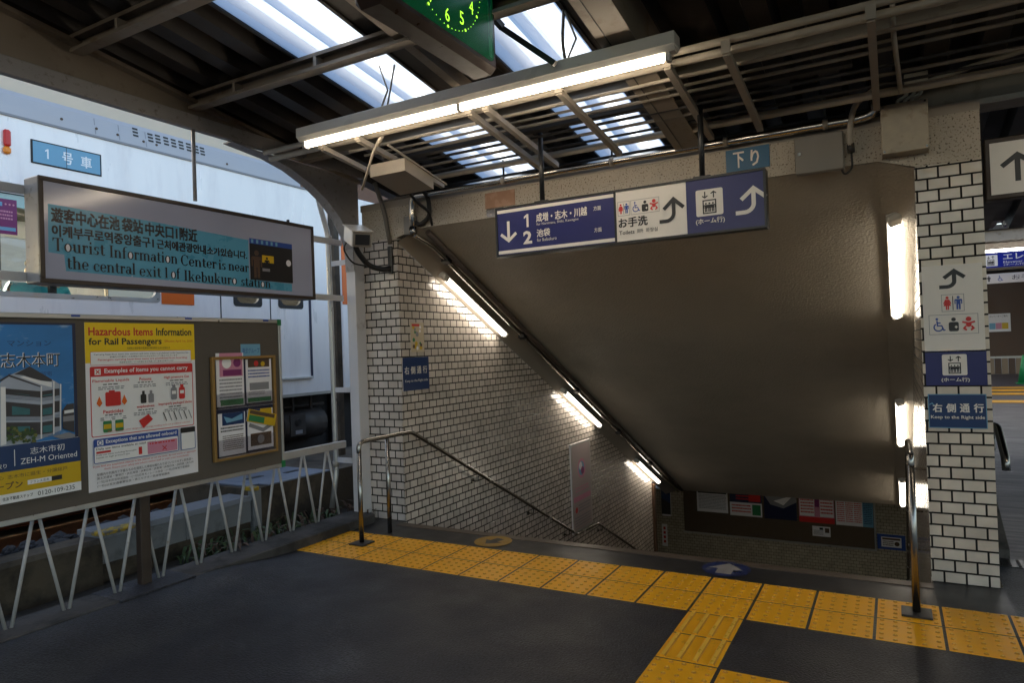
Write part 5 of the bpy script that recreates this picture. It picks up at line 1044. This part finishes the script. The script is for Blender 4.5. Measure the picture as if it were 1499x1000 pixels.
for i, dx in enumerate((.09, .13, .165)): m.tube(bend([(jx0+dx, YF-.06, jz1), (jx0+dx, YF-.06, jz1+.03), (jx0+dx+.05, YF-.05, jz1+.05), (jx0+dx+.05, YF-.05, jz1+.13)], .03), .011, rack_paint, 8)
m.tube(bend([(jx0+.2, YF-.05, jz1+.10), (jx0+.3, YF-.06, jz1+.12), (jx0+.5, YF-.08, jz1+.15), (5.6, YF-.1, jz1+.24)], .08), .016, rack_paint, 8); m.box((jx0+.13, YF-.1, jz1+.10), (jx0+.25, YF-.02, jz1+.165), rack_paint, .003); m.build('conduit_tail', t)
m = MB(); m.tube(bend([(4.30, .20, 2.90), (4.18, .28, 2.86), (4.145, .34, 2.70), (4.15, .36, 2.62)], .08, 6), .017, rack_paint, 10); m.tube([(4.15, .36, 2.645), (4.152, .362, 2.59)], .021, black_rubber, 10); m.tube(bend([(4.152, .364, 2.60), (4.155, .385, 2.50), (4.11, .39, 2.46), (4.085, .39, 2.52), (4.08, .38, 2.74)], .03), .006, black_rubber, 6); single(m, 'sleeve_cable', 'pale flexible sleeve with a looping black cable right of the grey panel box', 'cable')
m, a, b = ybox(1062, 221, 1127, 243, .006, navy2, 0); P = Panel(m, (a.x, YF-.0063, a.z), (1, 0, 0), (0, 0, 1), b.x-a.x, a.z-b.z, 100, 34); P.rect(0, 0, 100, 34, mat('faded_blue', (.02, .12, .24), .4, var=.2)); P.text('下', 18, 5, 42, 29, sign_white, .02); P.text('り', 58, 5, 76, 29, sign_white, .02); single(m, 'enamel_plate', 'small blue plate with two white characters above the direction sign', 'plate')
m = MB(); tape = mat('packing_tape', (.42, .25, .17), .25, var=.15, vscale=14, bump=.002, bscale=18); m.box((1.50, YF-.006, 2.60), (1.775, YF-.001, 2.725), tape, .002); m.box((1.51, YF-.005, 2.532), (1.77, YF-.001, 2.598), glassy('film', (.9, .85, .8), .7, .2)); single(m, 'taped_patch', 'patch of brown packing tape on the pebbledash left of the direction sign', 'tape')
# CCTV camera
t = thing('security_camera', 'white box security camera on a black bracket at the left wall corner', 'camera', (.5, .42, 2.3))
c0 = Vector((.475, .05, 2.445)); cd = Vector((.50, -.36, -.20)).normalized()
m = MB(); m.obox(c0-cd*.17, c0+cd*.15, .165, .125, white_metal, bev=.006); m.build('housing', t)
m = MB(); m.obox(c0+cd*.145, c0+cd*.162, .152, .115, grey_box, bev=.004); m.obox(c0+cd*.162, c0+cd*.166, .118, .085, black_m); m.build('lens_window', t)
m = MB(); m.obox(c0-cd*.19+Vector((0, 0, .072)), c0+cd*.19+Vector((0, 0, .072)), .18, .008, white_metal, bev=.002); m.build('sun_hood', t)
m = MB(); m.box((.50, YF-.03, 2.16), (.545, YF-.001, 2.40), black_m, .006); m.tube(bend([(.52, .40, 2.21), (.50, .33, 2.19), (.43, .22, 2.22), (.41, .1, 2.34), (.415, .06, 2.44)], .08), .024, black_m, 10); m.build('bracket', t)
m = MB(); m.tube(bend([(.36, .06, 2.44), (.33, .02, 2.36), (.35, .1, 2.24), (.47, .34, 2.2)], .06), .007, black_rubber, 8); m.build('cable', t)
m = MB(); m.tube(bend([(.46, .30, 2.95), (.49, .37, 2.74), (.53, .40, 2.42)], .1), .019, conduit_m, 10); single(m, 'camera_conduit', 'slanting grey conduit coming down to the security camera', 'conduit')

# ---- hanging direction sign
YS = -.25
a = onY(725, 305, YS); b = onY(1122, 245, YS); c = onY(728, 377, YS); d = onY(1122, 333, YS)
x0, x1 = (a.x+c.x)/2, (b.x+d.x)/2; z1, z0 = (a.z+b.z)/2, (c.z+d.z)/2
t = thing('direction_sign', 'long blue and white hanging direction sign in a black frame', 'sign', ((x0+x1)/2, YS, z0))
m = MB(); fr = .013; m.box((x0, YS+.002, z0), (x1, YS+.085, z1), black_m, .004)
m.box((x0, YS-.008, z1-fr), (x1, YS+.002, z1), black_m); m.box((x0, YS-.008, z0), (x1, YS+.002, z0+fr), black_m); m.box((x0, YS-.008, z0+fr), (x0+fr, YS+.002, z1-fr), black_m); m.box((x1-fr, YS-.008, z0+fr), (x1, YS+.002, z1-fr), black_m)
W, H = x1-x0-2*fr, z1-z0-2*fr; xa, xb = onY(902, 345, YS).x, onY(1006, 330, YS).x
m.box((xa-.006, YS-.008, z0+fr), (xa+.006, YS+.002, z1-fr), black_m); m.build('frame', t)
def panel(u0, u1, base, name):
    mm = MB(); mm.box((u0, YS-.001, z0+fr), (u1, YS+.0015, z1-fr), base); P_ = Panel(mm, (u0, YS-.0013, z1-fr), (1, 0, 0), (0, 0, 1), u1-u0, H, (u1-u0)/H*100, 100); return mm, P_
mm, P = panel(x0+fr, xa-.006, navy, 'p'); WW = P.W
P.rect(0, 2, WW, 9, sign_white); P.rect(0, 91, WW, 98, sign_white)
P.straight_arrow(8, 28, 38, 46, sign_white, 6.5, True); P.text('1', 66, 18, 77, 46, sign_white, .035); P.text('2', 63, 54, 84, 82, sign_white, .035)
P.text('成増・志木・川越', 96, 20, 212, 38, sign_white, .02); P.text('for Narimasu, Shiki, Kawagoe', 96, 40, 193, 47, sign_white); P.text('池袋', 96, 54, 127, 70, sign_white, .02); P.text('for Ikebukuro', 96, 73, 142, 80, sign_white)
P.text('方面', 227, 22, 243, 31, sign_white, .01); P.text('方面', 227, 66, 243, 75, sign_white, .01); mm.build('blue_panel', t)
mm, P = panel(xa+.006, xb, sign_white, 'p'); WW = P.W
P.stroke([(4, 21), (28, 21), (28, 49), (4, 49)], .8, grey_p, True); P.stroke([(31, 21), (88, 21), (88, 49), (31, 49)], .8, grey_p, True)
P.man(10, 25, 20, red_p, True); P.rect(15.6, 25, 16.4, 46, black_p); P.man(22, 25, 20, blue_p); P.wheelchair(41, 24, 21, blue_p); P.bust(60, 24, 22, black_p, sign_white); P.baby(78, 24, 22, red_p, sign_white)
P.text('お手洗', 5, 54, 64, 73, black_p, .025); P.text('Toilets', 5, 79, 37, 87, black_p, .01); P.text('厕所', 42, 79, 55, 87, black_p); P.text('화장실', 60, 79, 84, 87, black_p)
P.turn_arrow(88, 26, 46, 48, black_p, 7); mm.build('white_panel', t)
mm, P = panel(xb+.0005, x1-fr, navy, 'p'); WW = P.W
P.lift(18, 20, 50, 50, black_p, sign_white); P.text('(ホーム行)', 17, 74, 70, 86, sign_white, .015); P.turn_arrow(90, 26, 52, 50, sign_white, 7.5); mm.build('blue_panel', t)
for u in (794, 1028): q_ = onY(u, 290 if u < 900 else 250, YS+.04); m = MB(); m.tube([(q_.x, YS+.04, z1-.005), (q_.x, YS+.04, 2.90)], .017, black_m, 10); m.box((q_.x-.05, YS+.015, z1), (q_.x+.05, YS+.065, z1+.012), black_m); m.build('hanging_pole', t)

# ---- stair lamps
def stair_lamp(side, y0, y1, label):
    x = .695 if side < 0 else 4.360; off = (.06 if side < 0 else .035)
    t_ = thing('stair_lamp', label, 'lamp', (x, y0, ZS(y0)-off), 'lit lamps on the sloping ceiling')
    up = Vector((.38 if side < 0 else -.34, 0, 1)); up = (up - sl_*up.dot(sl_)).normalized(); sx_ = sl_.cross(up)
    p_, q_ = sp(x, y0, off), sp(x, y1, off)
    mm = MB(); mm.obox(p_, q_, .085, .012, white_metal, up, .003); mm.obox(p_-up*.028, p_+sl_*.09-up*.028, .078, .046, white_metal, up, .01); mm.obox(q_-sl_*.03-up*.026, q_-up*.026, .078, .042, white_metal, up, .008); mm.build('base', t_)
    mm = MB(); prof = [sx_*.034*math.cos(R(a_))-up*(.008+.042*math.sin(R(a_))) for a_ in range(0, 181, 20)]
    s_ = p_+sl_*.09; mm.prism([s_+v for v in prof], sl_*((q_-p_).length-.12), stair_lamp_m); mm.build('diffuser', t_)
stair_lamp(-1, .95, 2.10, 'lit lamp on the left of the sloping ceiling, nearest the stair mouth'); stair_lamp(-1, 3.50, 4.70, 'second lit lamp down the left of the sloping ceiling'); stair_lamp(-1, 6.15, 7.30, 'lowest lit lamp down the left of the sloping ceiling')
stair_lamp(1, .86, 2.16, 'large lit lamp on the right of the sloping ceiling beside the tiled pillar'); stair_lamp(1, 3.85, 5.15, 'second lit lamp down on the right, behind the right handrail'); stair_lamp(1, 6.5, 7.8, 'lowest lit lamp down on the right of the sloping ceiling')

# ---- handrails
def hrail(name, lab, x, y0, posts, extra):
    t_ = thing(name, lab, 'handrail', (x, y0, 0)); mm = MB()
    mm.tube(bend(extra, .06, 6), .0185, steel, 14); mm.build('rail', t_)
    for px, py, zt_ in posts: mm = MB(); mm.tube([(px, py, .0), (px, py, zt_)], .0185, steel, 14); mm.build('post', t_)
    mm = MB(); px, py, _ = posts[0]; mm.box((px-.07, py-.07, .003), (px+.07, py+.07, .0145), asphalt_dark, .002); mm.build('floor_plate', t_)
    return t_
lx = .685
hl = hrail('left_handrail'.replace('left_', 'stair_'), 'steel handrail with two posts along the left tiled wall', lx, -.27, [(lx+.01, -.27, .70), (lx, .08, .765)], [(lx+.01, -.27, .66), (lx+.01, -.27, .785), (lx, .40, .785), (.66, 3.84, -.965), (.66, 4.55, -.99), (.66, 7.3, -2.4)])
for y, z in ((1.5, .225), (2.65, -.36), (3.6, -.845), (4.7, -1.06)): m = MB(); m.tube(bend([(.66, y, z-.02), (.66, y, z-.07), (.588, y, z-.07)], .03), .008, steel, 8); m.tube([(.587, y, z-.07), (.595, y, z-.07)], .025, steel, 10); m.build('wall_bracket', hl)
hr = hrail('stair_handrail', 'steel handrail with a tall post beside the right pillar', 4.385, -.17, [(4.388, -.17, .78)], [(4.388, -.17, .74), (4.388, -.17, .83), (4.388, .40, .83), (4.388, 3.9, -.95), (4.388, 4.6, -.98), (4.388, 7, -2.2)])
for y, z in ((.62, .70), (1.6, .22), (2.8, -.39)): m = MB(); m.tube(bend([(4.388, y, z-.02), (4.388, y, z-.07), (4.48, y, z-.07)], .03), .008, steel, 8); m.build('wall_bracket', hr)

# ---- posters and signs on the stair walls
def xw(u0, v0, u1, v1, th, W, H):      # sheet on the left stair wall, which faces +X
    a_ = onX(u0, v0, XL); b_ = onX(u1, v1, XL); mm = MB(); mm.box((XL+.0005, a_.y, b_.z), (XL+th, b_.y, a_.z), paper); return mm, Panel(mm, (XL+th+.0003, a_.y, a_.z), (0, 1, 0), (0, 0, 1), b_.y-a_.y, a_.z-b_.z, W, H)
m, P = xw(588, 524, 628, 569, .006, 100, 72); P.rect(0, 0, 100, 72, navy2)
for i, ch in enumerate('右側通行'): P.text(ch, 7+i*23, 20, 23+i*23, 36, sign_white, .02)
P.text('Keep to the Right side', 7, 48, 94, 55, sign_white, .01); single(m, 'keep_right_sign', 'deep blue keep to the right sign on the left stair wall', 'sign')
m, P = xw(600, 472, 621, 515, .002, 60, 80); rnd = random.Random(4); P.rect(0, 0, 60, 80, mat('old_paper', (.55, .46, .32), .6, var=.1))
for i in range(16): P.disc(rnd.uniform(10, 50), rnd.uniform(12, 70), rnd.uniform(3, 7), rnd.choice((mustard, grey_p, mustard, brown_p, green_p, paper)), 9)
P.rect(6, 4, 40, 10, red_p); single(m, 'small_poster', 'small faded colourful poster above the blue sign on the left stair wall', 'poster')
m, P = xw(833, 652, 866, 766, .02, 74, 100); P.rect(0, 0, 74, 100, alu); P.rect(3, 2.5, 71, 97.5, mat('pale_pink_print', (.44, .365, .36), .4)); P.rect(5, 60, 69, 66, pink_p)
P.disc(37, 30, 15, pink_p, 18); P.disc(37, 30, 11, lblue, 18); P.disc(34, 27, 6, paper, 12); P.disc(41, 33, 6, purple_p, 12); fauxtext(P, 12, 50, 62, 57, 2, pink_p, 61); P.disc(14, 75, 4.5, red_p, 12); fauxtext(P, 22, 70, 66, 80, 3, grey_p, 62); fauxtext(P, 8, 83, 66, 95, 4, grey_p, 63); single(m, 'framed_poster', 'tall pale pink framed poster on the left stair wall', 'poster')
# pillar signs
def yw(u0, v0, u1, v1, th, W, H, base, y=YF):
    a_ = onY(u0, v0, y); b_ = onY(u1, v1, y); mm = MB(); mm.box((a_.x, y-th, b_.z), (b_.x, y-.0005, a_.z), base); return mm, Panel(mm, (a_.x, y-th-.0003, a_.z), (1, 0, 0), (0, 0, 1), b_.x-a_.x, a_.z-b_.z, W, H)
t = thing('pillar_sign', 'tall white and navy sign with toilet and lift symbols on the right pillar', 'sign', (4.64, YF, 1.5))
m, P = yw(1347, 391, 1443, 514, .005, 100, 161, sign_white)
P.turn_arrow(30, 8, 40, 36, black_p, 7); P.stroke([(33, 55), (69, 55), (69, 86), (33, 86)], .9, grey_p, True); P.man(42, 58, 25, red_p, True); P.rect(50.4, 58, 51.8, 84, black_p); P.man(60, 58, 25, blue_p)
P.stroke([(11, 92), (90, 92), (90, 128), (11, 128)], .9, grey_p, True); P.wheelchair(26, 97, 26, blue_p); P.bust(51, 97, 26, black_p, sign_white); P.baby(75, 97, 26, red_p, sign_white); m.build('white_panel', t)
m, P = yw(1352.5, 514.5, 1446, 564, .005, 100, 66, navy); P.lift(29, 7, 40, 40, black_p, sign_white); P.text('(ホーム行)', 27, 51, 72, 60, sign_white, .015); m.build('blue_panel', t)
m, P = yw(1358, 577, 1446, 628, .006, 100, 64, navy2); P.stroke([(.8, .8), (99.2, .8), (99.2, 63.2), (.8, 63.2)], 1.2, lblue, True)
for i, ch in enumerate('右側通行'): P.text(ch, 8+i*23.5, 18, 24+i*23.5, 34, sign_white, .025)
P.text('Keep to the Right side', 4, 40, 96, 48, sign_white, .012); P.stroke([(2, 20), (7, 17), (10, 21)], 1.5, lblue); single(m, 'keep_right_sign', 'blue keep to the right sign on the right pillar', 'sign')

# ============================================================ beyond the pillar
m = MB(); m.box((4.5, .55, 2.82), (14, .75, 2.95), beam_paint); m.box((4.5, .53, 2.80), (14, .55, 2.83), galv); single(m, 'cross_beam', 'pale beam running right from above the right pillar', 'beam')
t = thing('arrow_sign', 'white hanging sign with a black upward arrow, cut by the right edge', 'sign', (5.2, .5, 2.24)); m = MB(); m.box((4.835, .5, 2.225), (6.3, .60, 2.58), brown_post, .006); m.build('frame', t)
m = MB(); m.box((4.86, .496, 2.252), (6.27, .4995, 2.55), sign_white); P = Panel(m, (4.86, .4957, 2.55), (1, 0, 0), (0, 0, 1), 1.41, .298, 473, 100); P.straight_arrow(18, 22, 50, 56, black_p, 9); P.text('1・2番線', 110, 30, 230, 70, black_p, .02); m.build('face', t)
m = MB(); m.tube([(5.4, .55, 2.58), (5.4, .6, 2.82)], .015, black_m, 8); m.build('hanger', t)
t = thing('wall_handrail', 'short end of a steel handrail behind the right pillar', 'handrail', (4.97, 1.5, .5))
m = MB(); m.tube(bend([(4.93, 1.85, .78), (4.97, 1.75, .77), (4.97, 1.40, .60), (4.97, 1.37, .52)], .03), .026, steel, 12); m.box((4.94, 1.76, .60), (4.955, 1.84, .80), steel, .003); m.build('rail', t)
m = MB(); m.box((4.83, .88, -.001), (9, 1.06, .004), black_m)
for i in range(60): m.box((4.86+i*.05, .90, .004), (4.875+i*.05, 1.04, .008), under_tank)
single(m, 'drain_grating', 'steel drain grating across the floor right of the pillar', 'drain')
t = thing('lift_building', 'brown lift enclosure at the far end of the right passage', 'building', (8, 25, 0))
m = MB(); m.box((5.2, 25, .55), (16, 28, 3.6), brown_wall); m.build('wall', t)
m = MB()
for i in range(50): m.box((5.2+i*.2, 24.97, 0), (5.2+i*.2+.19, 25.0, .55), brown_p if i % 2 else mat('skirting_tan', (.28, .2, .13), .6) if i == 0 else MATS['skirting_tan'])
m.build('skirting', t); m = MB(); m.box((5.2, 24.94, .55), (16, 25, .62), alu); m.build('rail', t)
m, P = yw(1444, 460, 1480, 485, .01, 100, 70, paper, 24.9); P.text('エレベーターご案内', 12, 6, 88, 14, black_p); P.rect(10, 36, 36, 60, lblue); P.rect(37, 36, 62, 60, pink_p); P.rect(63, 36, 90, 60, mustard); single(m, 'paper_notice', 'white notice with three coloured pictures on the far brown wall', 'notice')
a = onY(1438, 372, 12.5); b = onY(1438, 393, 12.5); t = thing('lift_sign', 'bright blue hanging lift sign in the far passage', 'sign', (7, 12.5, b.z)); m = MB(); m.box((a.x-.35, 12.5, b.z), (a.x+2.4, 12.6, a.z), mat('lift_blue', (.012, .025, .32), .3)); P = Panel(m, (a.x-.35, 12.4995, a.z), (1, 0, 0), (0, 0, 1), 2.75, a.z-b.z, 2.75/(a.z-b.z)*100, 100)
P.lift(128, 12, 78, 78, black_p, white_p); P.text('エレベーター', 238, 8, 600, 50, white_p, .02); P.text('Elevator 电梯', 238, 56, 420, 76, white_p); P.text('(ホーム行)', 240, 78, 360, 94, white_p); m.build('panel', t)
a = onY(1438, 402, 13); b = onY(1438, 416, 13); t = thing('toilet_sign', 'narrow white hanging toilet sign below the blue lift sign', 'sign', (7, 13, b.z)); m = MB(); m.box((a.x-.3, 13, b.z), (a.x+2.4, 13.06, a.z), sign_white); P = Panel(m, (a.x-.3, 12.9995, a.z), (1, 0, 0), (0, 0, 1), 2.7, a.z-b.z, 2.7/(a.z-b.z)*100, 100); P.man(155, 20, 60, black_p, True); P.man(205, 20, 60, black_p); P.wheelchair(300, 20, 60, blue_p); P.text('お手洗', 400, 22, 640, 72, black_p); m.build('panel', t)
for s_, nm in ((0, 'green traffic cone on the floor at the right edge'),):
    q_ = onZ(1497, 562); t = thing('traffic_cone', nm, 'traffic cone', (q_.x+.05, q_.y, 0)); cx, cy = q_.x+.05, q_.y
    m = MB(); m.box((cx-.2, cy-.2, .0), (cx+.2, cy+.2, .03), cone_m, .01); m.build('base', t); m = MB(); m.tube([(cx, cy, .03), (cx, cy, .8)], .16, cone_m, 20, True, .035); m.build('cone', t)
m = MB()
for y in (13.0, 13.305, 15.2, 15.505, 16.4, 16.705, 17.6):
    for i in range(14): m.box((5.2+.305*i, y, 0), (5.5+.305*i, y+.3, .006), tactile)
o = m.build('far_tactile_strip'); tag(o, 'distant yellow tactile strips across the right passage', 'tactile strip')
m = MB(); m.box((-1.2, 10.9, -1), (-1, 60, 6), bld_m); m.box((-1.2, -60, -1), (-4.9, -14.5, 4.5), train_m); single(m, 'sun_blocking_wall', 'added plain wall along the track, out of view, shaping the low sunlight', 'wall')  # added unseen blocks against the low sun, with a gap left open
# further canopy over the passage
t = thing('far_canopy', 'further canopy over the right passage with a bright gap before it', 'roof', (9, 18, 3.6))
m = MB(); m.box((4, 14.2, 3.75), (20, 40, 3.85), deck_m); m.build('roof_sheet', t)
m = MB()
for y in (14.3, 17, 20, 23): m.box((4, y, 3.5), (20, y+.15, 3.74), beam_paint)
m.build('beam', t)
m = MB()
for y in (16, 19): m = MB(); m.box((5.2, y, 3.42), (9, y+.05, 3.48), mat('far_tube', (.9, .9, .9), .3, emit=(1, .97, .9), es=8) if y == 16 else MATS['far_tube']); m.build('lamp_tube', t)
# platform structures out of the frame that close the place: wall behind the viewer and at the right
m = MB(); m.box((11.5, -14, 0), (11.7, .8, 3.3), bld_m); single(m, 'side_wall', 'plain wall far right of the viewer', 'wall') if False else None
